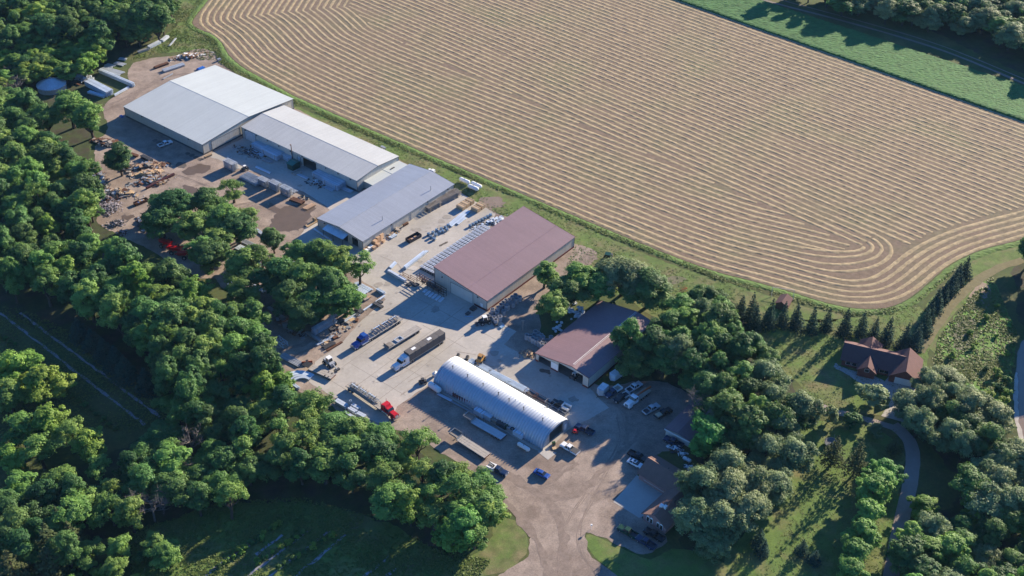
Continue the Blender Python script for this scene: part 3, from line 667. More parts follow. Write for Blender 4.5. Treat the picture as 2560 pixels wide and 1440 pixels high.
r = thing('long_red_shed', 'narrow red-roofed shed half hidden under the trees beside the parked pickups', 'shed', (*G(1665, 1088), 0), GRID)
MB().box(0, 18, -7.5, .2, 0, 2.6).build('wall', M_cream, r)
slab(r, 'roof', M_roofr2, [(-.4, .5, 2.65), (18.4, .5, 2.65), (18.4, -3.6, 3.4), (-.4, -3.6, 3.4)]); slab(r, 'roof', M_roofr2, [(-.4, -3.604, 3.4), (18.4, -3.604, 3.4), (18.4, -7.8, 2.65), (-.4, -7.8, 2.65)])
MB().box(-.52, -.43, -7.8, .5, 2.2, 2.62).build('fascia', M_white, r)
r = thing('garden_shed', 'small brown garden shed with swing poles among the spruces', 'shed', (*G(1938, 770), 0), math.radians(-30))
gblock(r, 0, 3.6, 0, 4.6, 2.2, 1.8, 1.1, M_shingle, mat('brown_boards', (0.17,0.10,0.07)), over=.35, along='y')
sw = thing('swing_frame', 'pale timber swing frame behind the garden shed', 'swing', (*G(1950, 745), 0), math.radians(-12))
MB().bar((-2.8, 0, 0), (-2.8, 2.4, 2.2), .12).build('post', M_cream, sw); MB().bar((4.2, 0, 0), (4.2, 2.4, 2.2), .12).build('post', M_cream, sw); MB().bar((-2.8, 2.4, 2.2), (4.2, 2.4, 2.2), .1).build('crossbar', M_cream, sw)

# grain bin roof
def grain_bin():
    r = thing('grain_bin', 'low round grain bin with a ribbed conical blue-grey roof', 'grain bin', (*G(131, 222), 0))
    n = 36; R = 6.0; h0 = 2.2; h1 = 4.9
    MB().tube((0,0,0), (0,0,h0), R-.2, n=n).build('wall', M_galv2, r)
    vs = [(0,0,h1)]; fs = []
    for i in range(n*2):
        t = math.pi*i/n; k = .16 if i % 2 == 0 else -.02; vs.append((R*math.cos(t), R*math.sin(t), h0+k))
    for i in range(n*2): fs.append((0, 1+i, 1+(i+1) % (n*2)))
    me = bpy.data.meshes.new('roof'); me.from_pydata(vs, [], fs); me.update(); link('roof', me, mat('bin_roof', (0.50,0.55,0.60), .4, .4), r)
    MB().tube((0,0,h1-.2), (0,0,h1+.3), .5).build('cap', M_galv2, r)
grain_bin()

# ------------------------------------------------------------------ trees
def leafmat(name, c_dark, c_light, trans=.42, rough=.6):
    m = bpy.data.materials.new(name); m.use_nodes = True; nt = m.node_tree; N = nt.nodes; L = nt.links; b = N['Principled BSDF']
    at = N.new('ShaderNodeAttribute'); at.attribute_name = 'tint'
    oi = N.new('ShaderNodeObjectInfo')
    mx = N.new('ShaderNodeMix'); mx.data_type = 'RGBA'; mx.inputs[6].default_value = (*c_dark, 1); mx.inputs[7].default_value = (*c_light, 1)
    ad = N.new('ShaderNodeMath'); ad.operation = 'ADD'; L.new(at.outputs['Fac'], ad.inputs[0])
    mr = N.new('ShaderNodeMapRange'); L.new(oi.outputs['Random'], mr.inputs[0]); mr.inputs[3].default_value = -.28; mr.inputs[4].default_value = .28
    L.new(mr.outputs[0], ad.inputs[1]); ad.use_clamp = True; L.new(ad.outputs[0], mx.inputs[0])
    hs = N.new('ShaderNodeHueSaturation'); L.new(mx.outputs[2], hs.inputs['Color'])
    m2 = N.new('ShaderNodeMath'); m2.operation = 'FRACT'; m3 = N.new('ShaderNodeMath'); m3.operation = 'MULTIPLY'; m3.inputs[1].default_value = 7.31
    L.new(oi.outputs['Random'], m3.inputs[0]); L.new(m3.outputs[0], m2.inputs[0])
    mh = N.new('ShaderNodeMapRange'); L.new(m2.outputs[0], mh.inputs[0]); mh.inputs[3].default_value = .475; mh.inputs[4].default_value = .518; L.new(mh.outputs[0], hs.inputs['Hue'])
    L.new(hs.outputs[0], b.inputs['Base Color']); b.inputs['Roughness'].default_value = rough; b.inputs['Specular IOR Level'].default_value = .25
    if trans:
        tr = N.new('ShaderNodeBsdfTranslucent'); L.new(hs.outputs[0], tr.inputs['Color']); ms = N.new('ShaderNodeMixShader'); ms.inputs[0].default_value = trans
        L.new(b.outputs[0], ms.inputs[1]); L.new(tr.outputs[0], ms.inputs[2]); L.new(ms.outputs[0], N['Material Output'].inputs['Surface'])
    return m
ORD = ['first', 'second', 'third', 'fourth', 'fifth', 'sixth', 'seventh', 'eighth', 'ninth', 'tenth', 'eleventh', 'twelfth', 'thirteenth']
LM = {
    'oak': leafmat('oak_leaves', (0.057, 0.138, 0.044), (0.146, 0.279, 0.074)),
    'ash': leafmat('ash_leaves', (0.095, 0.206, 0.050), (0.254, 0.410, 0.096)),
    'lime': leafmat('pale_green_leaves', (0.129, 0.249, 0.040), (0.288, 0.429, 0.079)),
    'willow': leafmat('silvery_willow_leaves', (0.130, 0.204, 0.085), (0.291, 0.370, 0.175)),
    'maple': leafmat('maple_leaves', (0.103, 0.267, 0.060), (0.236, 0.464, 0.099)),
    'spruce': leafmat('spruce_needles', (0.014, 0.042, 0.030), (0.039, 0.092, 0.060), .05, .95),
    'pine': leafmat('pine_needles', (0.034, 0.050, 0.018), (0.085, 0.108, 0.040), .1, .95),
}
M_bark = mat('bark', (0.075, 0.055, 0.042), .95, var=.3, scale=2)
M_deadwood = mat('grey_dead_wood', (0.17, 0.145, 0.125), .95, var=.25, scale=2)

def leaves_mesh(name, C, Nn, size, tint, seed, droop=0.0):
    """leaf-clump cards: centres, facing normals, sizes and tints as arrays"""
    rs = np.random.RandomState(seed); n = len(C)
    Nn = Nn / (np.linalg.norm(Nn, axis=1)[:, None] + 1e-9)
    a = rs.normal(size=(n, 3)); u = np.cross(Nn, a); u /= np.linalg.norm(u, axis=1)[:, None] + 1e-9; v = np.cross(Nn, u)
    s = size[:, None]; k = rs.uniform(.55, 1.0, (n, 1))
    V = np.stack([C - u*s, C - v*s*k*.8, C + u*s, C + v*s*k*.8], 1)
    V[:, 0, 2] -= droop*size; V[:, 2, 2] -= droop*size
    V = V.reshape(-1, 3)
    me = bpy.data.meshes.new(name); me.vertices.add(len(V)); me.vertices.foreach_set('co', V.ravel())
    me.loops.add(4*n); me.loops.foreach_set('vertex_index', np.arange(4*n, dtype=np.int32))
    me.polygons.add(n); me.polygons.foreach_set('loop_start', np.arange(0, 4*n, 4, dtype=np.int32))
    me.update(calc_edges=True)
    at = me.attributes.new('tint', 'FLOAT', 'POINT'); at.data.foreach_set('value', np.repeat(tint, 4).astype(np.float32))
    return me
def sphere_dirs(rs, n, up=0.0):
    d = rs.normal(size=(n, 3)); d[:, 2] += up; return d / np.linalg.norm(d, axis=1)[:, None]
def broadleaf(kind, seed, H=14.0, R=4.6, base=.22, lobes=11, clumps=13, leaves=62, lsz=.34, lobe_r=.42, open_=0.0):
    rs = np.random.RandomState(seed); zc = H*(base + (1-base)*.5); rz = H*(1-base)*.5
    C = []; Nn = []; T = []; tips = []
    for i in range(lobes):
        if i == 0: d = np.array([0, 0, .62])
        else:
            d = sphere_dirs(rs, 1, .15)[0]*rs.uniform(.42, .72)
        lc = np.array([d[0]*R, d[1]*R, zc + d[2]*rz]); lr = R*lobe_r*rs.uniform(.75, 1.2); tips.append(lc)
        lt = rs.uniform(.05, .85)
        for cd in sphere_dirs(rs, clumps, .25):
            if rs.rand() < open_: continue
            cc = lc + cd*lr*rs.uniform(.65, 1.05)*np.array([1, 1, .9]); cr = rs.uniform(.55, 1.15)*R/4.6
            ct = lt + rs.uniform(-.22, .22)
            n = int(leaves*rs.uniform(.6, 1.3)); ld = sphere_dirs(rs, n, .35)
            C.append(cc + ld*cr*rs.uniform(.35, 1.0, (n, 1))*np.array([1.15, 1.15, .75])); Nn.append(ld*.8 + cd*.5 + np.array([0, 0, .35]) + rs.normal(size=(n, 3))*.38)
            T.append(np.full(n, ct) + rs.uniform(-.15, .15, n))
    C = np.concatenate(C); Nn = np.concatenate(Nn); T = np.concatenate(T)
    C[:, 2] = np.maximum(C[:, 2], H*base*.6)
    me = leaves_mesh('crown', C, Nn, rs.uniform(.65, 1.25, len(C))*lsz, T, seed); me.materials.append(LM[kind])
    tr = MB(); top = H*(base + .28); r0 = .030*H
    tr.tube((0,0,-.1), (.12,.08,H*base), r0, r0*.75, 7); tr.tube((.12,.08,H*base), (.0,.1,top+H*.18), r0*.72, r0*.3, 6)
    for t in tips[1:]:
        f = rs.uniform(.75, 1.25); s = Vector((.05, .05, H*base*f)); e = Vector(t); mid = s.lerp(e, .5) + Vector((0, 0, -.06*H))
        tr.tube(s, mid, r0*.42, r0*.28, 5, False); tr.tube(mid, e, r0*.28, r0*.08, 5, False)
    tm = tr.mesh('trunk'); tm.materials.append(M_bark)
    return dict(kind=kind, H=H, R=R, crown=me, trunk=tm)
def conifer(kind, seed, H=9.0, R=2.3, tiers=15, per=17, droop=.35, bare=.06, ln=13):
    rs = np.random.RandomState(seed); C = []; Nn = []; T = []
    for i in range(tiers):
        t = i/(tiers-1); z = H*(bare + (1-bare)*t); rr = R*(1-t)**.85 + .12
        nb_ = max(4, int(per*(1-.75*t))); tt = rs.uniform(.25, .7)
        for b in range(nb_):
            a = 2*math.pi*(b+rs.rand())/nb_; L_ = rr*rs.uniform(.78, 1.12); n = max(4, int(ln*L_/R*1.4) + 3)
            s = rs.uniform(.08, 1, n)**.7*L_
            side = rs.normal(size=n)*.16*L_*(1.15-s/L_*.6)
            x = np.cos(a)*s - np.sin(a)*side; y = np.sin(a)*s + np.cos(a)*side; zz = z - droop*s*.55 + rs.normal(size=n)*.07 + .12*(s/L_)**2
            C.append(np.stack([x, y, zz], 1)); k = np.stack([np.cos(a)*np.ones(n)*.5, np.sin(a)*np.ones(n)*.5, np.ones(n)*.8], 1) + rs.normal(size=(n, 3))*.4
            Nn.append(k); T.append(tt + .35*(s/L_-.4) + rs.uniform(-.2, .2, n))
    C = np.concatenate(C); Nn = np.concatenate(Nn); T = np.concatenate(T); C[:, 2] = np.maximum(C[:, 2], .1)
    me = leaves_mesh('crown', C, Nn, rs.uniform(.6, 1.2, len(C))*.21*(H/9)**.5, T, seed, .3); me.materials.append(LM[kind])
    tm = MB().tube((0,0,-.1), (0,0,H*.96), .02*H, .02, 6).mesh('trunk'); tm.materials.append(M_bark)
    return dict(kind=kind, H=H, R=R, crown=me, trunk=tm)
def deadtree(seed, H=9.0):
    rs = random.Random(seed); tr = MB(); tw = MB()
    tr.tube((0,0,-.1), (.2,.1,H*.55), .17, .1, 6)
    for i in range(16):
        a = rs.uniform(0, 6.28); s = Vector((.1, .05, H*rs.uniform(.25, .55))); e = s + Vector((math.cos(a)*H*.28, math.sin(a)*H*.28, H*rs.uniform(.12, .4)))
        tr.tube(s, e, .06, .03, 5, False)
        for j in range(9):
            p = s.lerp(e, rs.uniform(.35, 1)); q = p + Vector((rs.uniform(-1, 1), rs.uniform(-1, 1), rs.uniform(.0, 1.1)))*H*.11; tw.tube(p, q, .03, .012, 4, False)
            for k in range(4):
                p2 = p.lerp(q, rs.uniform(.3, 1)); tw.tube(p2, p2 + Vector((rs.uniform(-1, 1), rs.uniform(-1, 1), rs.uniform(0, .8)))*H*.05, .018, .01, 3, False)
    tm = tr.mesh('trunk'); tm.materials.append(M_deadwood); cm = tw.mesh('crown'); cm.materials.append(M_deadwood)
    return dict(kind='dead', H=H, R=3.0, crown=cm, trunk=tm)
PT = {
    'oak': [broadleaf('oak', 11+i, 14, 5.0, .13, 13, 15, 100, .27) for i in range(4)],
    'ash': [broadleaf('ash', 21+i, 15, 4.4, .16, 12, 14, 98, .26, .40, .05) for i in range(4)],
    'lime': [broadleaf('lime', 31+i, 11, 3.9, .16, 11, 13, 90, .25) for i in range(2)],
    'willow': [broadleaf('willow', 41+i, 13, 5.6, .12, 16, 15, 100, .245, .36) for i in range(3)],
    'maple': [broadleaf('maple', 51+i, 9, 3.3, .12, 10, 14, 90, .21, .46) for i in range(2)],
    'open': [broadleaf('ash', 61+i, 14, 4.6, .30, 10, 11, 70, .24, .34, .25) for i in range(3)],
    'shrub': [broadleaf('oak', 71+i, 3.2, 1.9, .02, 6, 9, 42, .22, .5) for i in range(2)],
    'paleshrub': [broadleaf('willow', 75+i, 4.2, 2.3, .02, 7, 10, 46, .2, .5) for i in range(2)],
    'limeshrub': [broadleaf('lime', 77, 3.2, 1.9, .02, 6, 9, 42, .22, .5)],
    'spruce': [conifer('spruce', 81+i) for i in range(3)],
    'pine': [conifer('pine', 91+i, 13, 2.9, 13, 13, .5, .22) for i in range(2)],
    'dead': [deadtree(95), deadtree(96)],
}
TNAME = dict(oak='oak_tree', ash='ash_tree', lime='pale_green_tree', willow='willow_tree', maple='maple_tree', open='open_crowned_tree', shrub='shrub', paleshrub='pale_shrub', limeshrub='pale_green_shrub', spruce='spruce_tree', pine='pine_tree', dead='dead_tree')
trng = random.Random(99)
def tree(kind, x, y, h, label, group=None, r=None):
    p = trng.choice(PT[kind]); s = h*1.06/p['H']; sr = s if r is None else r/p['R']
    sr = max(.7*s, min(1.9*s, sr*1.3))
    t = thing(TNAME[kind], label, 'shrub' if 'shrub' in kind else 'tree', (x, y, 0), trng.uniform(0, 6.28), group); t.rotation_euler = (trng.uniform(-.05, .05), trng.uniform(-.05, .05), t.rotation_euler[2]); t.scale = (sr*trng.uniform(.92, 1.08), sr*trng.uniform(.92, 1.08), s)
    link('trunk', p['trunk'], None, t); link('crown', p['crown'], None, t)
    return t
def T(kind, px, py, h, label, r=None, group=None):
    """a tree of height h whose top the photograph shows at px, py"""
    x, y = G(px, py, h*.97); return tree(kind, x, y, h, label, group, r)
def wood(poly, mix, hts, spacing, label, group, seed, avoid=()):
    """fill an outline of tree tops (pixels) with trees set apart by about their crowns' width"""
    rr = random.Random(seed); pts = []
    xs = [q[0] for q in poly]; ys = [q[1] for q in poly]
    for _ in range(4000):
        px, py = rr.uniform(min(xs), max(xs)), rr.uniform(min(ys), max(ys))
        if not inside((px, py), poly): continue
        h = rr.uniform(*hts); x, y = G(px, py, h)
        if any(math.hypot(x-a, y-b) < spacing*rr.uniform(.85, 1.1) for a, b in pts): continue
        if any(math.hypot(x-a, y-b) < q for a, b, q in avoid): continue
        pts.append((x, y)); k = rr.choices([m_[0] for m_ in mix], [m_[1] for m_ in mix])[0]
        lb = label[k] if isinstance(label, dict) else label
        u_, v_ = (px-min(xs))/(max(xs)-min(xs)), (py-min(ys))/(max(ys)-min(ys))
        lb = ('tallest ' if h > hts[0]+.8*(hts[1]-hts[0]) else 'lower ' if h < hts[0]+.25*(hts[1]-hts[0]) else '') + lb + ', ' + ['back', 'middle', 'front'][min(2, int(v_*3))] + ' ' + ['left', 'centre', 'right'][min(2, int(u_*3))]
        hh = h*(.45 if 'shrub' in k else 1)
        tree(k, x, y, hh, lb, group + ' (' + TNAME[k].replace('_', ' ') + ')', r=spacing*rr.uniform(.52, .85) if 'shrub' not in k else None)
    return pts
def lab(where, d): return {k: v + ' ' + where for k, v in d.items()}
BASE = dict(oak='dark green broad-crowned tree', ash='mid green tall tree', lime='yellow-green tree', willow='silvery green willow', open='thin-crowned green tree', maple='bright green round tree', dead='bare grey dead tree', shrub='dark green shrub', limeshrub='yellow-green shrub', pine='tall dull pine', spruce='dark spruce', paleshrub='pale grey-green shrub')

wood([(-40,-40),(420,-40),(400,15),(330,40),(250,60),(180,50),(60,60),(-40,90)], [('oak',5),('ash',3),('lime',1)], (11,16), 6.8, lab('in the far upper left wood', BASE), 'trees of the upper left wood', 1)
wood([(60,90),(150,60),(240,75),(250,130),(190,160),(90,160)], [('lime',5),('ash',1)], (7,10), 6.2, lab('in the thicket above the grain bin', BASE), 'thicket above the grain bin', 2)
wood([(-40,90),(60,80),(70,150),(60,190),(-40,200)], [('ash',3),('lime',3),('oak',2),('dead',1)], (7,10), 6.0, lab('behind the grain bin at upper left', BASE), 'trees behind the grain bin', 3)
T('oak', 300, 20, 15, 'large dark tree standing above the galvanised steel at the top left', 6.5); T('oak', 355, 15, 17, 'tallest dark tree at the edge of the grass left of the hay field', 6.5); T('oak', 340, 55, 12, 'dark rounded tree leaning over the stacked scrap at the top left', 5)
wood([(-40,200),(60,225),(60,330),(-40,340)], [('ash',3),('oak',3)], (12,15), 7.0, lab('at the left edge below the grain bin', BASE), 'trees at the left edge', 4)
T('ash', 165, 232, 16, 'tall bright tree in front of the grain bin', 6.4); T('ash', 215, 262, 15, 'bright tree at the bend of the dirt road below the grain bin', 5.2); T('ash', 105, 262, 14, 'bright rounded tree left of the bend in the dirt road', 5)
wood([(-40,340),(110,330),(215,380),(215,420),(225,470),(190,500),(210,560),(280,585),(330,625),(420,660),(520,725),(560,745),(520,790),(440,780),(330,760),(200,700),(120,680),(40,655),(-40,660)], [('oak',5),('ash',4),('open',1.2),('lime',1.0),('dead',.4)], (12,18), 6.4, lab('in the wood left of the yard', BASE), 'trees of the left wood', 5)
T('oak', 290, 366, 13, 'round tree standing alone beside the scrap heaps', 5.0)
wood([(300,790),(520,800),(560,770),(650,800),(665,860),(640,900),(500,900),(470,960),(430,930),(400,870)], [('oak',4),('ash',3),('open',1),('lime',.6),('dead',.4)], (13,18), 6.3, lab('in the wood below the left yard', BASE), 'trees below the left yard', 6)
wood([(180,790),(230,815),(300,865),(380,930),(340,930),(260,880)], [('spruce',1)], (7,8.5), 6.2, lab('standing in shade at the edge of the left wood', BASE), 'shaded spruces of the left wood', 61)
# the belt of trees between the yard and the lower meadow
wood([(440,970),(560,930),(690,930),(745,1000),(830,1040),(900,1085),(960,1100),(900,1150),(780,1150),(640,1130),(560,1110),(420,1130),(330,1110),(380,1040)], [('oak',3.5),('ash',3.5),('open',3),('lime',.8),('dead',.6)], (9,13), 6.2, lab('in the tree belt below the yard', BASE), 'trees of the lower belt', 7)
wood([(950,1125),(1050,1130),(1120,1150),(1200,1185),(1225,1230),(1200,1330),(1120,1330),(1030,1250),(940,1210)], [('ash',3.5),('lime',1.5),('oak',1),('open',4)], (7.5,11.5), 6.1, lab('in the belt end by the entrance', BASE), 'trees at the entrance end of the belt', 8)
T('open', 1040, 1085, 11, 'thin-crowned tree overhanging the parked trailers', 4.6); T('open', 775, 985, 12, 'thin-crowned tree in front of the red truck', 4.6)
T('lime', 1215, 1265, 10, 'yellow-green tree at the entrance end of the tree belt', 4.2); T('maple', 1165, 1295, 11, 'fresh green rounded tree beside the entrance road', 4.4)
T('ash', 945, 1075, 10, 'green tree half hiding the red truck and its trailer', 4.2); T('ash', 872, 1052, 11, 'green tree beside the stacked white blocks', 4.4)
wood([(-40,1240),(40,1190),(130,1190),(240,1130),(400,1130),(560,1130),(640,1140),(560,1220),(420,1240),(250,1260),(130,1270),(60,1330),(-40,1340)], [('oak',4),('ash',2.5),('dead',.35),('open',2)], (8,12.5), 6.2, lab('in the lower left wood', BASE), 'trees of the lower left wood', 9)
wood([(10,1320),(60,1280),(180,1260),(170,1330),(100,1400),(20,1400)], [('pine',5),('oak',1)], (11,14), 5.6, lab('in the bottom left corner', BASE), 'pines of the bottom left corner', 10)
wood([(-40,1330),(180,1370),(330,1330),(420,1350),(300,1460),(-40,1460)], [('shrub',3),('limeshrub',2),('ash',1)], (6,8), 4.6, lab('in the bottom left undergrowth', BASE), 'bottom left undergrowth', 11)
for i, (x, y, h, rr_) in enumerate([(30,890,13,5.6), (100,930,12,5.2), (10,960,11,5)]): T('lime' if i < 2 else 'ash', x, y, h, ['light green tree at the left edge of the shaded plots', 'light green tree leaning over the shaded plots', 'darker green tree below the shaded plots at the left edge'][i], rr_)
for i, (x, y, h, rr_) in enumerate([(45,1050,11,4.6), (110,1030,12,4.8), (165,1060,11,4.4), (215,1085,11,4.2), (90,1100,11,4.4), (20,1120,10,4)]): T('lime' if i % 2 else 'open', x, y, h, ['airy tree at the upper left of the sunlit lower left grove','airy tree at the top middle of the sunlit lower left grove','airy tree at the right of the top of the sunlit grove','rightmost airy tree of the sunlit lower left grove','airy tree at the front of the sunlit lower left grove','leftmost airy tree of the sunlit lower left grove'][i], rr_, 'sunlit lower left grove')
# island of trees in the yard
for i, (k, x, y, h, rr_) in enumerate([('oak',420,485,13,5.6), ('oak',512,478,12,4.6), ('ash',470,540,12,5), ('oak',400,530,11,4.6), ('ash',560,520,12,5), ('oak',590,545,11,4.4), ('ash',540,580,11,4.6), ('ash',500,600,11,4.0), ('open',620,530,10,3.8), ('open',578,455,9,3.4), ('oak',520,610,11,4.6), ('dead',510,585,11,3)]):
    T(k, x, y, h, {'oak': 'dark green tree in the cluster by the puddles, ' + ORD[i] + ' counting from the back', 'ash': 'green tree in the cluster by the puddles, ' + ORD[i] + ' counting from the back', 'open': ['thin tree standing free in the puddled yard', 'thin tree at the right end of the cluster by the puddles'][i == 8], 'dead': 'bare grey crown among the cluster by the puddles'}[k], rr_*1.25, 'tree cluster beside the puddles' if k in ('oak', 'ash') else None)
T('oak', 680, 580, 9, 'small dark tree beside the galvanised beams', 3.6)
for i, (k, x, y, h, rr_) in enumerate([('ash',615,628,15,5), ('open',650,625,14,4.6), ('ash',745,612,12,4.2), ('ash',790,605,13,4.6), ('oak',690,660,14,5.2), ('ash',760,665,14,5), ('oak',720,710,13,5), ('ash',840,625,14,4.8), ('open',895,640,12,3.6), ('oak',830,690,13,4.8), ('ash',790,730,11,4.6), ('oak',740,760,10,4.4), ('ash',860,720,11,4.2), ('shrub',790,770,5,3.5), ('shrub',850,755,5,3.2)]):
    T(k, x, y, h, {'oak': 'dark green tree in the copse left of the crate yard, ' + ORD[min(i,12)] + ' from its back', 'ash': 'green tree in the copse left of the crate yard, ' + ORD[min(i,12)] + ' from its back', 'open': ['thin tree with a bare trunk at the left of the copse', 'thin tree at the tip of the copse nearest the concrete'][i == 8], 'shrub': 'dark undergrowth behind the pole racks'}[k], rr_*1.15, 'copse left of the crate yard' if k in ('oak', 'ash', 'shrub') else None)
for i, (x, y, h) in enumerate([(600,700,12), (635,760,12), (580,770,12), (620,810,12), (650,850,11)]): T('ash', x, y, h, 'bright green tree on the wood edge facing the pole racks, ' + ORD[i] + ' from the top', 4.2, 'wood edge facing the pole racks')
# trees round the red-roofed shed
T('ash', 1450, 672, 12, 'green tree with layered crown behind the red-roofed warehouse corner', 6.8); T('ash', 1362, 664, 9.5, 'small green tree touching the wall of the red-roofed warehouse', 4.0); T('oak', 1420, 705, 10, 'dark tree between the sacks and the warehouse corner', 5.2)
T('willow', 1560, 660, 13, 'greyish tree at the far end of the faded red shed', 8.0); T('oak', 1625, 690, 13, 'tall grey-green tree behind the faded red shed', 7.0); T('ash', 1500, 690, 11, 'green tree between the warehouse corner and the faded red shed', 6.4)
T('ash', 1388, 738, 10.5, 'low green tree standing among the concrete cylinders and sacks', 5.6)
T('oak', 1570, 808, 14, 'slender dark tree overhanging the faded red roof', 3.6); T('oak', 1630, 830, 13, 'broad dark tree in front of the faded red shed', 5.6); T('oak', 1590, 880, 10, 'low dark tree beside the enclosed white trailer', 4.2); T('oak', 1665, 870, 12, 'dark tree above the shaded parking', 4.6)
wood([(1655,760),(1690,740),(1760,710),(1830,760),(1850,810),(1900,850),(1935,900),(1930,960),(1990,1000),(1980,1040),(1900,1060),(1850,1010),(1760,1000),(1760,930),(1720,880),(1670,820)], [('oak',6),('ash',3),('willow',1),('dead',.7)], (10,15), 6.2, lab('in the wood between the yard and ranch house', BASE), 'trees between yard and house', 12)
for i, (x, y, h, rr_, k) in enumerate([(1780,955,12,4.6,'oak'), (1790,1010,12,4.6,'oak'), (1770,1060,12,5,'maple'), (1830,1080,10,4,'oak'), (1880,960,9,3.2,'dead'), (1850,990,8,3,'dead')]): T(k, x, y, h, ['dark tree at the far end of the narrow red shed', 'dark tree over the middle of the narrow red shed', 'bright green tree over the near end of the narrow red shed', 'dark tree between the narrow red shed and the willows', 'bare grey dead tree in the gap of the right wood', 'fallen grey dead branches in the gap of the right wood'][i], rr_)
for i, (x, y, h, rr_) in enumerate([(2010,990,12,5.2), (1950,1040,12,5.6), (1985,1105,11,5), (1920,1100,12,5), (1830,1140,13,5.8), (1760,1190,13,5.6), (1830,1200,13,5.6), (1900,1175,12,5), (1745,1255,12,5), (1810,1270,12,5), (1880,1250,12,5), (1940,1190,10,4.5), (1790,1330,9,4)]): T('willow', x, y, h, ['farthest silvery willow of the grove, nearest the lawn path','silvery willow behind the left of the grove','silvery willow at the right rim of the grove','silvery willow in the middle of the back of the grove','silvery willow above the office roof corner','large silvery willow hard against the office roof','silvery willow right of the one against the office','silvery willow at the right of the middle row of the grove','lowest left silvery willow beside the office gable','front silvery willow in the middle of the grove','front silvery willow at the right of the grove','small silvery willow at the right tip of the grove','low silvery willow at the very front of the grove'][i], rr_, 'willow grove beside the office')
wood([(1690,770),(1800,760),(1830,800),(1740,830)], [('shrub',3),('limeshrub',2),('dead',1)], (6,8), 4.8, lab('in the thicket behind the faded red shed', BASE), 'thicket behind the shed', 13)
# spruces round the house
SPR = [(1857,743,9),(1888,740,10),(1895,765,10),(1930,752,10),(1965,758,9.5),(2000,765,10),(2040,770,9),(2075,776,9),(2125,776,10),(2165,786,9),(2195,798,8.5),(2228,798,10),(2272,814,9),(2300,814,10.5),(2325,775,10),(2338,752,8),(2352,727,9.5),(2367,708,8.5),(2380,693,9),(2393,675,9),(2405,664,8.5),(2424,646,8.5)]
for i, (x, y, h) in enumerate(SPR): T('spruce', x, y, h*trng.uniform(.86, 1.12), (ORD[i] + ' dark spruce from the left in the row behind the lawn' if i < 12 else ORD[i-12] + ' dark spruce from the house in the row beside the worn grass path'), h*trng.uniform(.19, .235), 'spruces behind the lawn' if i < 12 else 'spruces beside the path')
for i, (x, y, h) in enumerate([(2095,1092,11), (2155,1105,13)]): T('pine', x, y, h, ['thin pine beside the trampoline', 'tall thin pine on the lawn left of the driveway'][i], 2.8)
for i, (x, y, h) in enumerate([(2012,1352,5.0), (2042,1378,4.5), (1905,1325,6), (1912,1355,5)]): T('spruce', x, y, h, ['small round-headed spruce on the sunlit lawn', 'smallest spruce on the shaded lawn', 'upper small spruce below the willow grove', 'lower small spruce below the willow grove'][i], h*.3)
# shrubs and garden trees by the driveway
T('paleshrub', 2185, 975, 6, 'large round pale shrub beside the house driveway', 4.4); T('paleshrub', 2078, 1022, 5.5, 'pale upright shrub at the end of the lawn', 2.2); T('shrub', 2130, 1042, 4, 'round green shrub below the gravel path', 2.8); T('paleshrub', 2190, 1068, 3.2, 'small green shrub beside the fork in the driveway', 2.2); T('pine', 2243, 1098, 6, 'squat dark juniper beside the driveway bend', 3.0)
for i, (x, y, h) in enumerate([(2215,1160,8), (2190,1205,9.5), (2205,1185,9), (2175,1262,9), (2160,1315,9), (2145,1362,9), (2130,1410,8.5)]): T('maple', x, y, h, 'bright green maple in the row along the driveway, ' + ORD[i] + ' from the top', 3.6, 'maples along the driveway')
wood([(2300,940),(2345,915),(2420,960),(2470,990),(2520,1040),(2480,1110),(2400,1080),(2320,1030),(2270,1010)], [('willow',6),('oak',2)], (8,12.5), 6.0, lab('between the house and the creek', BASE), 'willows by the creek', 14)
wood([(2500,1120),(2600,1120),(2600,1250),(2500,1240),(2420,1180)], [('willow',5),('ash',1)], (9,12), 6.8, lab('at the right edge below the creek', BASE), 'willows at the right edge', 15)
T('lime', 2315, 1255, 6, 'yellow-green tree beside the lower driveway', 3.2); T('limeshrub', 2300, 1290, 3.5, 'bright yellow shrub beside the lower driveway', 2.0)
wood([(2290,1300),(2340,1290),(2420,1280),(2480,1250),(2600,1260),(2600,1460),(2270,1460),(2270,1380)], [('oak',4),('maple',3),('willow',2),('lime',1)], (7,12), 5.7, lab('in the bottom right wood', BASE), 'trees of the bottom right wood', 16)
wood([(2500,905),(2535,930),(2540,980),(2500,1000),(2470,960)], [('limeshrub',3),('shrub',3)], (5,7), 4.0, lab('on the creek bank', BASE), 'creek bank shrubs', 17)
wood([(2340,900),(2420,790),(2470,700),(2500,700),(2530,830),(2520,900),(2440,930)], [('shrub',2),('limeshrub',3)], (2.5,4.5), 7.5, lab('on the weedy bank', BASE), 'weedy bank shrubs', 18)
wood([(2640,600),(2720,560),(2800,640),(2800,820),(2690,830),(2660,720)], [('oak',4),('ash',2)], (10,13), 7.5, lab('at the right edge above the creek', BASE), 'dark trees at the right edge', 19)
T('oak', 2592, 602, 11, 'dark tree at the right edge above the worn path', 4.6)
# far trees at the top right
wood([(1960,-60),(2640,-60),(2640,120),(2560,75),(2500,50),(2440,25),(2330,15),(2230,5),(2120,-15)], [('oak',4),('willow',3),('ash',1)], (9,12), 7.6, lab('in the far wood at the top right', BASE), 'far trees at the top right', 20)
for i, (x, y, h) in enumerate([(2370,10,11), (2455,25,11), (2500,45,10), (2545,62,11), (2330,40,8), (2290,22,9), (2415,45,9)]): T('willow', x, y, h, 'grey-green tree at the front of the far top right wood', 4.8, 'front row of the far wood')
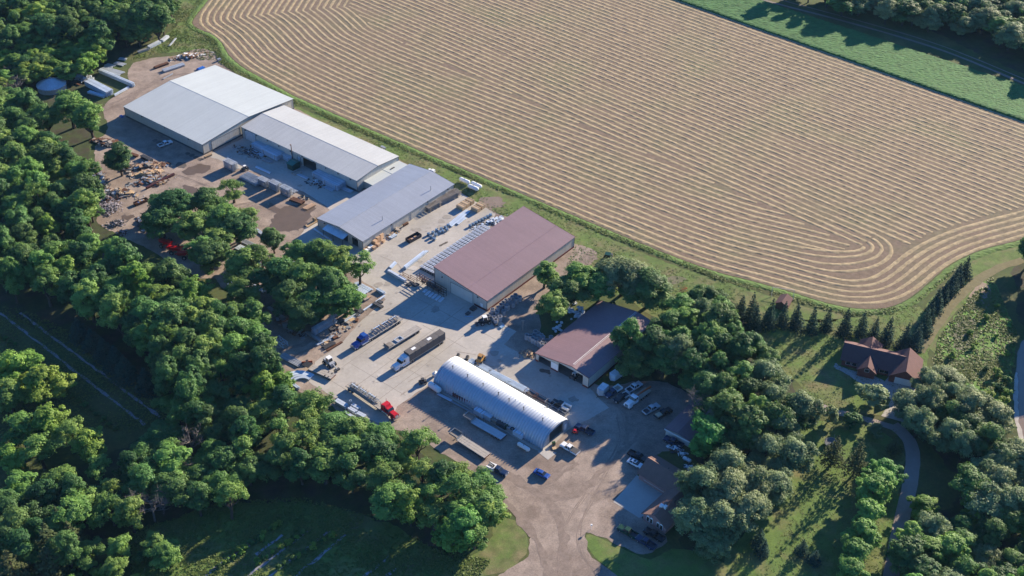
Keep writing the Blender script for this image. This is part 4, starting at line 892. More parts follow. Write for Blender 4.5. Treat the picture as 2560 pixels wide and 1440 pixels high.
# rows of low shrubs in the shaded plots
for i in range(20):
    t = i/19; x, y = G(0 + 290*t, 850 + 225*t) if t > .2 else G(250*t, 845 + 110*t)
    tree('shrub', x, y, trng.uniform(1.0, 1.7), 'small dark bush in the planted row of the shaded plots', 'bushes planted in a row')
for (a, b) in [((545,1420),(660,1345)), ((640,1410),(760,1335)), ((700,1420),(830,1340)), ((600,1375),(700,1310))]:
    for i in range(9):
        t = (i+trng.uniform(-.3, .3))/8; x, y = G(a[0]+(b[0]-a[0])*t, a[1]+(b[1]-a[1])*t); tree(trng.choice(['shrub', 'limeshrub']), x, y, trng.uniform(.8, 1.6), 'low green clump between the mulch strips of the meadow', 'clumps between mulch strips')

# rough grass: tufts over the meadow, the banks and the verges (nobody could count them)
LM['tuft'] = leafmat('grass_tufts', (0.088, 0.150, 0.032), (0.210, 0.255, 0.075), .4)
def tufts(name, label, px, n, size, seed, zt=.25):
    poly = gpoly(px); rs = np.random.RandomState(seed); xs = [q[0] for q in poly]; ys = [q[1] for q in poly]; P = []
    while len(P) < n:
        x, y = rs.uniform(min(xs), max(xs)), rs.uniform(min(ys), max(ys))
        if inside((x, y), poly) and mnoise.noise(Vector((x*.09, y*.09, seed))) > rs.uniform(-.6, .35): P.append((x, y))
    P = np.array(P); k = 3; C = np.repeat(np.concatenate([P, np.zeros((n, 1))], 1), k, 0) + rs.normal(size=(n*k, 3))*np.array([.22, .22, .0]); C[:, 2] = rs.uniform(.03, zt, n*k)
    Nn = rs.normal(size=(n*k, 3))*.3 + np.array([0, 0, 1.0]); t = np.repeat([.45 + .6*mnoise.noise(Vector((q[0]*.05, q[1]*.05, 3.0))) for q in P], k) + rs.uniform(-.3, .3, n*k)
    me = leaves_mesh(name, C, Nn, rs.uniform(.6, 1.4, n*k)*size, t, seed); me.materials.append(LM['tuft']); o = link(name, me, None); tag(o, label, 'grass', None, 'stuff')
tufts('rough_grass', 'rough tufted grass of the meadow along the bottom', [(330,1460),(330,1330),(560,1255),(760,1245),(960,1300),(1080,1370),(1230,1400),(1180,1460)], 7000, .26, 1)
tufts('rough_grass', 'rough tufted weeds on the creek bank', [(2335,900),(2350,840),(2430,740),(2480,690),(2500,740),(2540,830),(2530,1000),(2420,960),(2340,940)], 3600, .42, 2, .10)
tufts('rough_grass', 'rough grass beside the scrap left of the hay field', [(440,-20),(530,-20),(488,35),(475,62),(540,100),(560,150),(500,150),(440,125),(330,150),(345,130),(430,80)], 2500, .26, 3)
tufts('rough_grass', 'uneven grass on the verge between the sheds and the hay field', [(735,262),(1000,375),(1180,455),(1440,560),(1640,655),(1800,705),(2000,768),(1900,790),(1800,740),(1640,790),(1560,740),(1400,690),(1440,610),(1230,530),(1000,395)], 2600, .22, 4, .08)
tufts('rough_grass', 'patchy grass of the lawns round the house and driveway', [(1880,800),(2130,800),(2290,760),(2330,790),(2320,900),(2230,1040),(2262,1120),(2200,1440),(1880,1460),(1960,1330),(2020,1200),(1980,1060),(2050,1010),(1900,860)], 5000, .17, 5, .08)
tufts('rough_grass', 'rough grass of the shaded plots at the left', [(0,760),(100,790),(300,900),(420,1040),(330,1090),(200,1060),(0,1180)], 3500, .24, 6)
tufts('rough_grass', 'rough green weeds at the rim of the hay field', [(475,62),(540,100),(562,150),(640,200),(740,252),(1000,362),(1180,438),(1440,548),(1800,690),(2130,782),(2270,765),(2400,660),(2420,650),(2300,750),(2230,785),(2130,792),(1800,702),(1440,558),(1180,446),(1000,372),(740,262),(640,212),(550,158),(530,108)], 4000, .26, 7, .35)

# ------------------------------------------------------------------ vehicles
M_tyre = mat('tyre_rubber', (0.018, 0.018, 0.019), .85, var=.2)
M_rim = mat('wheel_rim', (0.35, 0.35, 0.36), .4, .5)
M_under = mat('chassis_black', (0.022, 0.022, 0.024), .7)
M_deck = mat('grey_trailer_deck', (0.36, 0.33, 0.29), .85, var=.18, scale=1.0, rib=(0, .55, .12))
M_deckalu = mat('aluminium_deck', (0.50, 0.51, 0.52), .5, .4, var=.1, scale=.8, rib=(0, .6, .1))
M_chrome = mat('polished_steel', (0.6, 0.61, 0.62), .2, .8)
M_lampc = mat('headlight', (0.7, 0.7, 0.68), .15)
M_tail = mat('tail_lamp', (0.35, 0.02, 0.02), .3)
def paint(n, c): return mat('paint_' + n, c, .3, var=.05, scale=.7, spec=.5)
WHEELS = {}
def wheel(parent, x, y, r=.40, w=.27):
    k = (round(r, 2), round(w, 2))
    if k not in WHEELS:
        WHEELS[k] = (MB().tube((0, -w/2, 0), (0, w/2, 0), r, n=16).mesh('wheel'), MB().tube((0, -w/2-.012, 0), (0, w/2+.012, 0), r*.55, n=10).mesh('rim'))
    o = link('wheel', WHEELS[k][0], M_tyre, parent, (x, y, r)); link('rim', WHEELS[k][1], M_rim, o); return o
def rect(x0, x1, y, z): return [(x0, -y, z), (x1, -y, z), (x1, y, z), (x0, y, z)]
def cabin(r, col, x0, x1, yb, yt, z0, z1, rake_f=.7, rake_r=.25, glass=M_glass):
    """glasshouse with a painted roof over it"""
    g = MB().loft([rect(x0, x1, yb, z0), rect(x0+rake_r, x1-rake_f, yt, z1)]).build('window_glass', glass, r)
    MB().loft([rect(x0+rake_r-.05, x1-rake_f+.05, yt+.03, z1-.02), rect(x0+rake_r+.1, x1-rake_f-.1, yt-.08, z1+.07)]).build('cab_roof', col, r)
    p = MB()
    for sy in (-1, 1):
        xm = (x0+x1-rake_f*.6)/2
        MB().bar((xm, sy*(yb+.0), z0), (xm, sy*(yt+.01), z1), .13, .05).build('door_pillar', col, r)
        MB().bar((x0+.02, sy*yb, z0), (x0+rake_r, sy*yt, z1), .13, .06).build('rear_pillar', col, r)
def place(front, rear, z=.8):
    c, a, L = line2(rear, front, z); return c, a, L
def pickup(label, front, rear, col, bed='open', L=5.8, Wd=1.98, load=None, group=None, cap=None):
    c, a, _ = place(front, rear); r = thing('pickup_truck', label, 'pickup', c, a, group); h = Wd/2; f = L/2
    MB().loft([rect(-.35, f-.05, h-.06, .42), rect(-.35, f, h, .75), rect(-.35, f-.03, h-.02, 1.0), rect(-.35, f-.18, h-.12, 1.08)]).build('body', col, r)
    MB().loft([rect(1.15, f-.12, h-.22, 1.075), rect(1.2, f-.3, h-.3, 1.15)]).build('hood', col, r)
    cabin(r, col, -.75, 1.45, h-.1, h-.28, 1.06, 1.76)
    MB().box(-f, f-.1, -h+.25, h-.25, .36, .5).build('chassis', M_under, r)
    for sx, x in ((1, f-.95), (-1, -f+1.15)):
        for sy in (-1, 1): wheel(r, x, sy*(h-.14))
    MB().box(f-.04, f+.1, -h+.05, h-.05, .45, .68).build('front_bumper', M_chrome, r); MB().box(-f-.1, -f, -h+.05, h-.05, .5, .68).build('rear_bumper', M_chrome, r)
    for sy in (-1, 1):
        MB().box(f-.10, f+.02, sy*(h-.38)-.18, sy*(h-.38)+.18, .78, .95).build('headlight', M_lampc, r)
    x0, x1 = -f, -.8
    if bed in ('open', 'cover', 'load', 'rails'):
        for n, b_ in (('bed_side', (x0, x1+.1, -h, -h+.09)), ('bed_side', (x0, x1+.1, h-.09, h)), ('tailgate', (x0, x0+.08, -h+.09, h-.09)), ('bed_front', (x1, x1+.08, -h+.09, h-.09))):
            MB().box(b_[0], b_[1], b_[2], b_[3], .5, 1.08).build(n, M_white if bed == 'rails' else col, r)
        MB().box(x0+.08, x1, -h+.09, h-.09, .56, .62).build('bed_floor', M_dark, r)
        if bed == 'cover': MB().loft([rect(x0+.02, x1+.05, h-.03, 1.085), rect(x0+.06, x1, h-.07, 1.16)]).build('bed_cover', cap or M_dark, r)
        if bed == 'load': MB().loft([rect(x0+.15, x1-.05, h-.15, .63), rect(x0+.3, x1-.15, h-.25, 1.25)]).build('bed_load', load, r)
    elif bed == 'utility':
        for sy in (-1, 1): MB().box(x0, x1+.05, sy*(h-.16)-.2, sy*(h-.16)+.2, .5, 1.35).build('tool_locker', M_white, r)
        MB().box(x0, x1, -h+.36, h-.36, .55, .66).build('bed_floor', mat('tan_bed', (0.35,0.30,0.24)), r); MB().box(x1-.1, x1+.1, -h+.1, h-.1, 1.0, 1.7).build('headboard', M_white, r)
        if load: MB().tube((x1-.5, .1, .66), (x1-.5, .1, 1.9), .16).bar((x1-.5, .1, 1.85), (x0+.2, .3, 1.95), .18).build('service_crane', M_dark, r)
    elif bed == 'dump':
        for b_ in ((x0-.2, x1, -h-.05, -h+.04), (x0-.2, x1, h-.04, h+.05), (x0-.2, x0-.1, -h+.04, h-.04), (x1-.1, x1, -h+.04, h-.04)): MB().box(*b_, .8, 1.5).build('bed_side', M_white, r)
        MB().box(x0-.1, x1-.1, -h+.04, h-.04, .8, .88).build('bed_floor', mat('tan_bed', (0.35,0.30,0.24)), r)
    return r
def sedan(label, front, rear, col, L=4.7, Wd=1.82, sunroof=False):
    c, a, _ = place(front, rear, .6); r = thing('car', label, 'car', c, a); h = Wd/2; f = L/2
    MB().loft([rect(-f+.1, f-.1, h-.08, .3), rect(-f, f, h, .55), rect(-f+.04, f-.05, h-.02, .78), rect(-f+.15, f-.35, h-.14, .92)]).build('body', col, r)
    cabin(r, col, -1.75, 1.15, h-.13, h-.34, .9, 1.36, .8, .6)
    if sunroof: MB().box(-.5, .1, -.4, .4, 1.43, 1.445).build('sunroof', M_glass, r)
    for x in (f-.9, -f+.95):
        for sy in (-1, 1): wheel(r, x, sy*(h-.1), .33, .22)
    for sy in (-1, 1):
        MB().box(f-.12, f-.02, sy*(h-.35)-.2, sy*(h-.35)+.2, .55, .7).build('headlight', M_lampc, r); MB().box(-f+.0, -f+.08, sy*(h-.35)-.2, sy*(h-.35)+.2, .6, .75).build('tail_lamp', M_tail, r)
    return r
def tractor(label, nose, tail, col, sleeper=True, rz_off=0.0):
    """a bonneted road tractor; nose and tail give the heading, the nose is where it stands"""
    n = G(*nose, .9); _, a, _ = line2(tail, nose, .9); a += rz_off
    r = thing('semi_tractor', label, 'truck', (n[0]-3.7*math.cos(a), n[1]-3.7*math.sin(a), 0), a)
    MB().loft([rect(1.2, 3.55, .95, .75), rect(1.2, 3.7, 1.0, 1.1), rect(1.2, 3.5, .85, 1.75), rect(1.3, 3.2, .7, 1.95)]).build('hood', col, r)
    MB().box(3.66, 3.76, -.55, .55, .85, 1.65).build('grille', M_chrome, r); MB().box(3.6, 3.85, -1.2, 1.2, .5, .8).build('bumper', M_chrome, r)
    for sy in (-1, 1):
        MB().loft([[(2.1, sy*.9, .7), (3.6, sy*.9, .7), (3.6, sy*1.22, .7), (2.1, sy*1.22, .7)], [(2.3, sy*.85, 1.15), (3.4, sy*.85, 1.15), (3.4, sy*1.18, 1.15), (2.3, sy*1.18, 1.15)]]).build('fender', col, r)
        MB().box(3.5, 3.68, sy*1.0-.13, sy*1.0+.13, .85, 1.15).build('headlight', M_lampc, r)
    MB().box(-.4, 1.35, -1.1, 1.1, .8, 1.95).build('cab', col, r)
    cabin(r, col, -.4, 1.4, 1.08, .98, 1.94, 2.75, .45, .0)
    if sleeper:
        MB().loft([rect(-1.9, -.42, 1.2, .8), rect(-1.9, -.42, 1.2, 2.7), rect(-1.7, -.3, 1.1, 3.25)]).build('sleeper', col, r)
        MB().loft([rect(-1.0, .2, 1.05, 2.83), rect(-1.2, -.2, .95, 3.3)]).build('roof_fairing', col, r)
    MB().box(-3.7, 1.2, -.45, .45, .55, .85).build('frame', M_under, r)
    MB().cbox(-2.9, 0, .86, 1.0, .9, .18).build('fifth_wheel', M_dark, r)
    for sy in (-1, 1):
        MB().tube((-.6 if not sleeper else -1.9, sy*1.05, .75), (.9, sy*1.05, .75), .32, n=12).build('fuel_tank', M_chrome, r)
        MB().tube((-2.0 if sleeper else -.55, sy*1.0, .8), (-2.0 if sleeper else -.55, sy*1.0, 3.9), .08, n=8).build('exhaust_stack', M_chrome, r)
        wheel(r, 2.85, sy*1.02, .5, .3)
        for x in (-2.4, -3.3): wheel(r, x, sy*.93, .5, .55)
    return r
def trailer_base(name, label, c, a, L, z, Wd=2.55, axles=2, name_deck='deck', deckm=None, planks=3):
    r = thing(name, label, 'trailer', c, a); f = L/2; pw = Wd/planks
    for i in range(planks): MB().box(-f, f, -Wd/2+i*pw+.03, -Wd/2+(i+1)*pw-.03, z-.08, z).build(name_deck, deckm or M_deck, r)
    for sy in (-1, 1):
        MB().box(-f, f, sy*Wd/2-.04, sy*Wd/2+.04, z-.22, z-.02).build('side_rail', M_galv2, r); MB().box(-f+.1, f-.3, sy*.5-.08, sy*.5+.08, z-.6, z-.09).build('chassis_beam', M_under, r)
        for i in range(axles): wheel(r, -f+1.2+i*1.25, sy*(Wd/2-.32), .48, .55)
        MB().bar((f-2.6, sy*.6, z-.5), (f-2.6, sy*.6, .02), .14).build('landing_leg', M_dark, r)
    MB().box(-f-.05, -f, -Wd/2, Wd/2, z-.35, z).build('rear_bumper', M_redtrim, r)
    return r
def along(nose, tail, back, z=.9):
    n = G(*nose, z); _, a, _ = line2(tail, nose, z); return (n[0]-back*math.cos(a), n[1]-back*math.sin(a)), a

P_blue = paint('blue', (0.02, 0.075, 0.30)); P_white = paint('white', (0.74, 0.75, 0.76)); P_red = paint('red', (0.50, 0.012, 0.018)); P_navy = paint('navy', (0.012, 0.028, 0.075))
P_dark = paint('black', (0.012, 0.013, 0.016)); P_silver = paint('silver', (0.42, 0.43, 0.44)); P_green = paint('green', (0.012, 0.05, 0.025)); P_tan = paint('tan', (0.40, 0.33, 0.22)); P_orange = paint('orange', (0.48, 0.10, 0.02)); P_yellow = paint('yellow', (0.36, 0.20, 0.06))

# blue tractor with a loaded flatbed
tractor('blue semi tractor parked at the head of a pole-laden flatbed', (882,868), (1004,793), P_blue)
c, a = along((882,868), (1004,793), 12.4); trailer_base('flatbed_trailer', 'flatbed trailer loaded with galvanised poles behind the blue tractor', c, a, 14.4, 1.35)
c1, a1 = c, a
# flatbed without tractor
c, a, _ = line2((1046,817), (963,868), 1.3); trailer_base('flatbed_trailer', 'empty flatbed trailer standing alone between the blue and white tractors', c, a, 14.0, 1.3)
h = thing('window_frame_stack', 'pale window-like frame lying on the lone flatbed trailer', 'frame', (*G(997, 849, 1.3), 1.3), a)
for dx, dy, lx, ly in ((0, .8, 2.6, .25), (0, -.8, 2.6, .25), (1.2, 0, .25, 1.4), (-1.2, 0, .25, 1.4)): MB().cbox(dx, dy, .0, lx, ly, .3).build('frame_bar', M_galv, h)
g = thing('timber_bulkhead', 'weathered headboard at the front of the lone flatbed trailer', 'headboard', (*G(966, 867, 1.3), 1.3), a); MB().cbox(0, 0, 0, .12, 2.4, .9).build('board', mat('grey_timber', (0.22,0.19,0.16)), g); MB().cbox(-1.2, 0, 0, 1.8, 2.0, .25).build('dunnage', MATS['grey_timber'], g)
# white tractor with covered trailer
tractor('white semi tractor coupled to the grey tarp-covered trailer', (983,922), (1107,845), P_white)
c, a = along((983,922), (1107,845), 12.9)
r = trailer_base('covered_trailer', 'long trailer under a ribbed grey tarpaulin with two white patches', c, a, 14.8, 1.25)
M_tarp = mat('grey_tarpaulin', (0.115, 0.105, 0.10), .7, var=.12, scale=.8)
for i in range(6):
    x0 = -7.35 + i*2.46; MB().loft([rect(x0, x0+2.42, 1.29, 1.27), rect(x0, x0+2.42, 1.29, 3.75), rect(x0+.02, x0+2.40, 1.0, 3.95)]).build('tarp_panel', M_tarp, r)
    MB().box(x0-.06, x0+.02, -1.31, 1.31, 1.3, 3.9).build('hoop', M_dark, r)
for x in (4.6, -1.9): MB().box(x-.75, x+.75, -.45, .5, 3.96, 3.98).build('white_patch', M_white, r)
# red tractor with a loaded trailer
tractor('red semi tractor at the lower end of the concrete yard', (992,1044), (866,958), P_red, rz_off=-.05)
c, a = along((992,1044), (866,958), 12.9); trailer_base('flatbed_trailer', 'trailer laden with frames behind the red tractor', c, a, 15.0, 1.3)
c2, a2 = c, a
# two step-deck trailers beside the quonset hut
def stepdeck(label, front, rear, L, deckm):
    c, a, _ = line2(rear, front, 1.0); f = L/2
    r = trailer_base('step_deck_trailer', label, c, a, L, 1.0, 2.5, 3, deckm=deckm)
    MB().box(f-.02, f+2.8, -1.2, 1.2, 1.45, 1.6).build('gooseneck_deck', mat('grey_timber', (0.22,0.19,0.16)), r); MB().bar((f-.1, 0, 1.0), (f+.1, 0, 1.5), 2.2, .2).build('step', M_galv2, r)
    for x0, x1, y0, y1 in ((f+2.75, f+2.85, -1.2, 1.2), (f, f+2.75, -1.24, -1.16), (f, f+2.75, 1.16, 1.24)): MB().box(x0, x1, y0, y1, 1.6, 2.1).build('guard_rail', M_galv2, r)
    for k in range(4): MB().bar((f-.8-k*.9, -1.3, 1.0), (f-.8-k*.9, -1.3, 2.2), .06).build('stake', M_dark, r)
    return r
stepdeck('aluminium step-deck trailer drawn up alongside the quonset hut', (1176,1046), (1267,1097), 11.0, M_deckalu)
stepdeck('brown-decked step-deck trailer nearer the trees than the quonset hut', (1142,1090), (1225,1143), 10.6, M_deck)
# parked pickups and cars
pickup('blue service pickup with white utility bed and crane near the tree belt', (1272,1187), (1216,1161), P_navy, 'utility', 6.2, load=1)
sedan('bright blue car parked alone on the gravel', (1371,1192), (1338,1176), P_blue)
pickup('white pickup with a dark bed cover at the mouth of the quonset hut', (1403,1108), (1446,1133), P_white, 'cover')
pickup('dark blue pickup with white skirts by the quonset door', (1438,1061), (1486,1084), P_navy, 'open', 6.0)
pickup('dark pickup with white utility bed behind the quonset hut', (1380,1001), (1425,1022), P_dark, 'utility', 6.0)
pickup('blue pickup with a white dump bed in the row beside the red shed', (1512,992), (1552,967), P_navy, 'dump', 6.0)
pickup('black pickup with white bed rails in the row beside the red shed', (1536,1003), (1571,982), P_dark, 'rails', 5.6)
pickup('white open-bed pickup under the trees by the enclosed trailer', (1600,958), (1570,976), P_white, 'open')
pickup('silver pickup facing the trees beside the narrow red shed', (1645,1012), (1611,1031), P_silver, 'open')
pickup('black pickup carrying a tan load beside the narrow red shed', (1676,1022), (1640,1042), P_dark, 'load', load=P_tan)
pickup('black pickup backed out beside the office roof', (1612,1148), (1577,1131), P_dark, 'open')
sedan('white car with a sunroof beside the office', (1604,1166), (1573,1150), P_white, sunroof=True)
pickup('green pickup with bright trim nearest the entrance lawn', (1549,1317), (1591,1340), P_green, 'open')
pickup('dark blue pickup furthest into the corner before the office gable', (1594,1342), (1637,1368), P_navy, 'open')
pickup('black pickup close under the office gable windows', (1616,1324), (1655,1347), P_dark, 'open')
pickup('white pickup parked alone in the shade of the great warehouse', (428,353), (397,364), P_white, 'open')
pickup('dark pickup hidden under the trees behind the narrow red shed', (1668,1096), (1700,1112), P_navy, 'open')
# boom truck
c, a, _ = line2((1620,976), (1566,1016), 1.0)
r = tractor('white boom truck with an orange folded crane in the shaded parking', (1566,1016), (1620,974), P_white, sleeper=False)
MB().box(-6.5, -.5, -1.2, 1.2, 1.05, 1.2).build('flat_bed', MATS['tan_bed'], r); MB().bar((-.9, .5, 1.2), (-.9, .5, 2.9), .4).build('crane_post', P_orange, r); MB().bar((-.9, .5, 2.9), (-6.6, .7, 2.4), .35, .45).build('crane_boom', P_orange, r)
for sy in (-1, 1): wheel(r, -4.9, sy*.93, .5, .55)
# enclosed trailer, utility trailer with cap
def enclosed(label, front, rear, L, col):
    c, a, _ = line2(rear, front, 1.3); r = thing('enclosed_trailer', label, 'trailer', c, a); f = L/2
    MB().loft([[(-f,-1.15,.55),(f-.7,-1.15,.55),(f,0,.55),(f-.7,1.15,.55),(-f,1.15,.55)], [(-f,-1.15,2.5),(f-.7,-1.15,2.5),(f,0,2.5),(f-.7,1.15,2.5),(-f,1.15,2.5)]]).build('body', col, r)
    MB().box(-f, f-.8, -1.0, 1.0, 2.505, 2.55).build('roof', mat('pale_roof', (0.66,0.67,0.68), .5), r)
    MB().bar((f-.1, 0, .5), (f+1.2, 0, .5), .12).build('drawbar', M_dark, r)
    for x in (-.5, .4):
        for sy in (-1, 1): wheel(r, x, sy*1.1, .36, .22)
    return r
enclosed('white enclosed trailer beside the wall of the faded red shed', (1527,946), (1566,920), 7.2, P_white)
enclosed('low silver camper trailer at the corner of the faded red shed', (1496,985), (1515,966), 3.8, P_silver)
# black lowboy and the white machine by the tree belt
c, a, _ = line2((838,943), (772,915), .9); r = trailer_base('lowboy_trailer', 'black lowboy trailer with a grey deck beside the curved plates', c, a, 8.5, .9, 2.5, 2)
MB().box(4.2, 6.6, -1.15, 1.15, 1.25, 1.4).build('gooseneck', M_black, r)
def machine(name, label, cat, px, rz, cab, body, track=False, boom=None, s=1.0):
    r = thing(name, label, cat, (*G(*px), 0), rz); r.scale = (s, s, s)
    MB().loft([rect(-1.5, 1.4, .75, .55), rect(-1.5, 1.3, .75, 1.2), rect(-1.4, .9, .65, 1.45)]).build('body', body, r)
    MB().loft([rect(-.6, .75, .62, 1.4), rect(-.5, .55, .55, 2.35)]).build('cab_glass', M_glass, r); MB().box(-.6, .65, -.62, .62, 2.35, 2.45).build('cab_roof', cab, r)
    for sx in (-.6, .7):
        for sy in (-.6, .6): MB().bar((sx, sy, 1.4), (sx*.85, sy*.9, 2.36), .08).build('cab_post', cab, r)
    for x in (-1.0, 1.0):
        for sy in (-1, 1): wheel(r, x, sy*.88, .55, .35)
    if boom: MB().bar((-.9, .3, 1.5), boom, .22, .25).build('boom', body, r); MB().cbox(boom[0], boom[1], max(.05, boom[2]-.5), .6, 1.5, .5).build('attachment', M_dark, r)
    return r
machine('forklift', 'white-cabbed forklift parked at the corner of the red-roofed warehouse', 'forklift', (1212,808), GRID+2.6, M_white, M_black, boom=(2.4, 0, .6), s=1.15)
machine('loader', 'rusty yellow loader behind the far end of the quonset hut', 'loader', (1201,904), GRID+3.4, P_yellow, P_yellow, boom=(2.3, 0, 1.0), s=1.1)
machine('skid_steer', 'dusty skid-steer loader between the stacked racks in the puddled yard', 'loader', (613,425), GRID+2.9, M_white, M_dark, boom=(2.0, 0, .5), s=.8)
machine('white_crane_machine', 'white tracked machine beside the black lowboy trailer', 'machine', (824,912), GRID-1.7, M_white, P_silver, boom=(3.2, -.2, .8), s=1.25)
machine('green_swather', 'dark green farm machine standing on the grass by the hay field', 'machine', (1518,656), GRID+.4, P_green, P_green, boom=(2.2, 0, .9), s=1.5)
machine('loader', 'dark loader parked in the open bay of the faded red shed', 'loader', (1436,945), GRID, M_white, M_dark, s=.9)
machine('riding_mower', 'small red mower beside the dark blue pickup at the quonset door', 'mower', (1437,1083), GRID+2.0, P_red, P_red, s=.55)
machine('welder_rig', 'dark welding rig at the far corner of the quonset hut', 'machine', (1057,958), GRID+2.5, M_dark, M_dark, s=.75)
r = thing('hay_rake', 'orange folded farm implement standing in the grass', 'implement', (*G(1707, 728), 0), .6)
for i in range(6): MB().bar((-1.2+i*.5, -.9, .1), (-1.0+i*.45, .6, 1.5), .09).build('tine_arm', P_orange, r)
MB().bar((-1.6, 0, .6), (1.8, 0, .7), .18).build('beam', P_orange, r)
r = thing('orange_plow_blade', 'orange plough blade lying by the black lowboy trailer', 'plough', (*G(768, 908), 0), .2)
MB().loft([[(-1.6,-.4,.05),(1.6,-.4,.05),(1.6,-.3,.05),(-1.6,-.3,.05)], [(-1.6,0,.5),(1.6,0,.5),(1.6,.1,.5),(-1.6,.1,.5)], [(-1.6,-.25,1.0),(1.6,-.25,1.0),(1.6,-.15,1.0),(-1.6,-.15,1.0)]]).build('blade', P_orange, r); MB().cbox(0, .6, .1, .8, 1.0, .4).build('mount', M_black, r)
for i, (x, y) in enumerate([(415,612), (437,628), (463,640)]):
    r = thing('red_farm_implement', ['upper red farm implement in the shade of the left wood', 'middle red farm implement in the shade of the left wood', 'lower red farm implement in the shade of the left wood'][i], 'implement', (*G(x, y), 0), GRID-1.4+.3*i); r.scale = (1.5, 1.5, 1.5)
    MB().cbox(0, 0, .5, 3.2, .9, .7).build('hopper', P_red, r); MB().bar((-2.2, 0, .6), (2.2, .2, 1.5), .2).build('beam', P_red, r); MB().bar((0, -1.6, .5), (0, 1.6, .6), .25).build('axle', P_red, r)
    for sy in (-1, 1): wheel(r, 0, sy*1.5, .5, .3)

# ------------------------------------------------------------------ steel stacks, crates and the rest of the yard
M_wood = mat('raw_timber', (0.44, 0.31, 0.18), .85, var=.2, scale=1.5, objvar=.15)
M_greywood = mat('weathered_timber', (0.31, 0.27, 0.23), .9, var=.25, scale=1.5, objvar=.2)
M_card = mat('cardboard', (0.45, 0.30, 0.19), .9, var=.12, objvar=.15)
M_bluegalv = mat('blue_grey_steel', (0.54, 0.62, 0.70), .4, .2, var=.15, objvar=.15)
BEAMS = {}
def stack(name, label, p0, p1, wid, nx, nl, m=M_galv, size=(.22, .22), shape='box', gap=None, group=None, z0=.06, L=None, base=0.0, cat='steel stack', spacer=True, loc=None, rz=None, jig=.25):
    """lengths laid side by side in layers with timber spacers between"""
    if loc is None:
        c, a, L_ = line2(p0, p1, 0); L = L or L_
    else: c, a = loc, rz
    r = thing(name, label, cat, (c[0], c[1], base), a, group); w, hgt = size; rr = random.Random(hash(label) % 9999 if False else len(label)*13+int(abs(c[0])*7))
    pitch = wid/nx; g = gap if gap is not None else .10
    key = (shape, round(L, 1), w, hgt, m.name)
    if key not in BEAMS:
        if shape == 'pipe': BEAMS[key] = MB().tube((-L/2, 0, hgt/2), (L/2, 0, hgt/2), hgt/2, n=8).mesh('pipe')
        elif shape == 'angle': BEAMS[key] = MB().box(-L/2, L/2, -w/2, w/2, 0, hgt*.25).box(-L/2, L/2, -w*.12, w*.12, hgt*.25, hgt).mesh('beam')
        else: BEAMS[key] = MB().box(-L/2, L/2, -w/2, w/2, 0, hgt).mesh('beam')
    nm = {'pipe': 'pipe', 'angle': 'beam', 'box': 'beam'}[shape]
    z = z0
    for k in range(nl):
        if spacer:
            for x in (-L*.36, L*.36): MB().box(x-.06, x+.06, -wid/2, wid/2, z, z+g).build('spacer', M_greywood, r)
            z += g
        for i in range(nx):
            o = link(nm, BEAMS[key], m, r, (rr.uniform(-jig, jig), -wid/2 + pitch*(i+.5), z))
        z += hgt
    return r
G1 = 'galvanised stacks against the long workshop'; 
stack('galvanised_beam_stack', 'left stack of galvanised beams against the long workshop wall', (638,366), (668,381), 3.6, 7, 5, M_bluegalv, (.3, .2), 'box', .2, group=G1)
stack('galvanised_beam_stack', 'larger stack of galvanised beams nearest the left closed door of the long workshop', (664,379), (703,399), 4.4, 8, 6, M_bluegalv, (.3, .2), 'box', .2, group=G1)
stack('galvanised_beam_stack', 'low galvanised lengths lying before the larger left stack', (630,378), (657,391), 1.8, 4, 1, M_bluegalv, (.25, .25))
stack('galvanised_beam_stack', 'small stack behind the green dust collector', (708,395), (730,406), 2.0, 4, 5, M_bluegalv, (.3, .2), 'box', .2)
stack('galvanised_beam_stack', 'stack of galvanised beams right of the open doorway of the long workshop', (790,437), (826,455), 4.0, 8, 5, M_bluegalv, (.3, .2), 'box', .2, group=G1)
stack('galvanised_beam_stack', 'rightmost tall stack of galvanised beams against the long workshop', (818,455), (856,473), 4.8, 9, 6, M_bluegalv, (.3, .2), 'box', .2, group=G1)
stack('galvanised_beam_stack', 'low row of galvanised lengths in front of the rightmost tall stack', (810,467), (833,478), 1.6, 4, 1, M_bluegalv)
stack('galvanised_beam_stack', 'short row of pale beams at the right corner of the long workshop', (857,472), (880,482), 1.6, 4, 2, M_bluegalv)
stack('small_frame_stack', 'heap of bent galvanised frames before the left workshop stacks', (657,399), (680,408), 1.6, 3, 2, M_galv2, (.2, .2))
G2 = 'tall racked blocks standing in the sun'
def rackblock(label, px, L, wd, nl, group=G2):
    c = G(*px); return stack('racked_steel_block', label, None, None, wd, 5, nl, M_galv, (.22, .18), 'box', .36, group, L=L, loc=c, rz=GRID-math.pi/2, cat='steel stack', jig=.06)
rackblock('tall racked block of galvanised steel standing alone near the skid-steer', (578,422), 5.6, 2.8, 6)
rackblock('first of the three racked blocks in a row, beside the loose beams', (661,463), 4.6, 2.6, 5); rackblock('middle one of the three racked blocks in a row', (689,474), 4.6, 2.6, 6); rackblock('last of the three racked blocks in a row, nearest the black coils', (717,487), 4.6, 2.6, 6)
stack('galvanised_beam_stack', 'wide spread of loose galvanised beams beside the three racked blocks', (610,440), (652,461), 4.6, 9, 3, M_galv, (.26, .24), 'angle')
stack('galvanised_beam_stack', 'narrow pile of galvanised lengths behind the three racked blocks', (676,458), (708,471), 2.4, 5, 3, M_galv, (.26, .24), 'angle')
stack('galvanised_beam_stack', 'small pale pile at the end of the racked blocks', (722,472), (742,481), 2.2, 4, 1, M_galv)
stack('rusty_beam_stack', 'brown rusty beams beside the black coils in the puddled yard', (728,499), (758,510), 2.2, 5, 2, M_rust, (.3, .28))
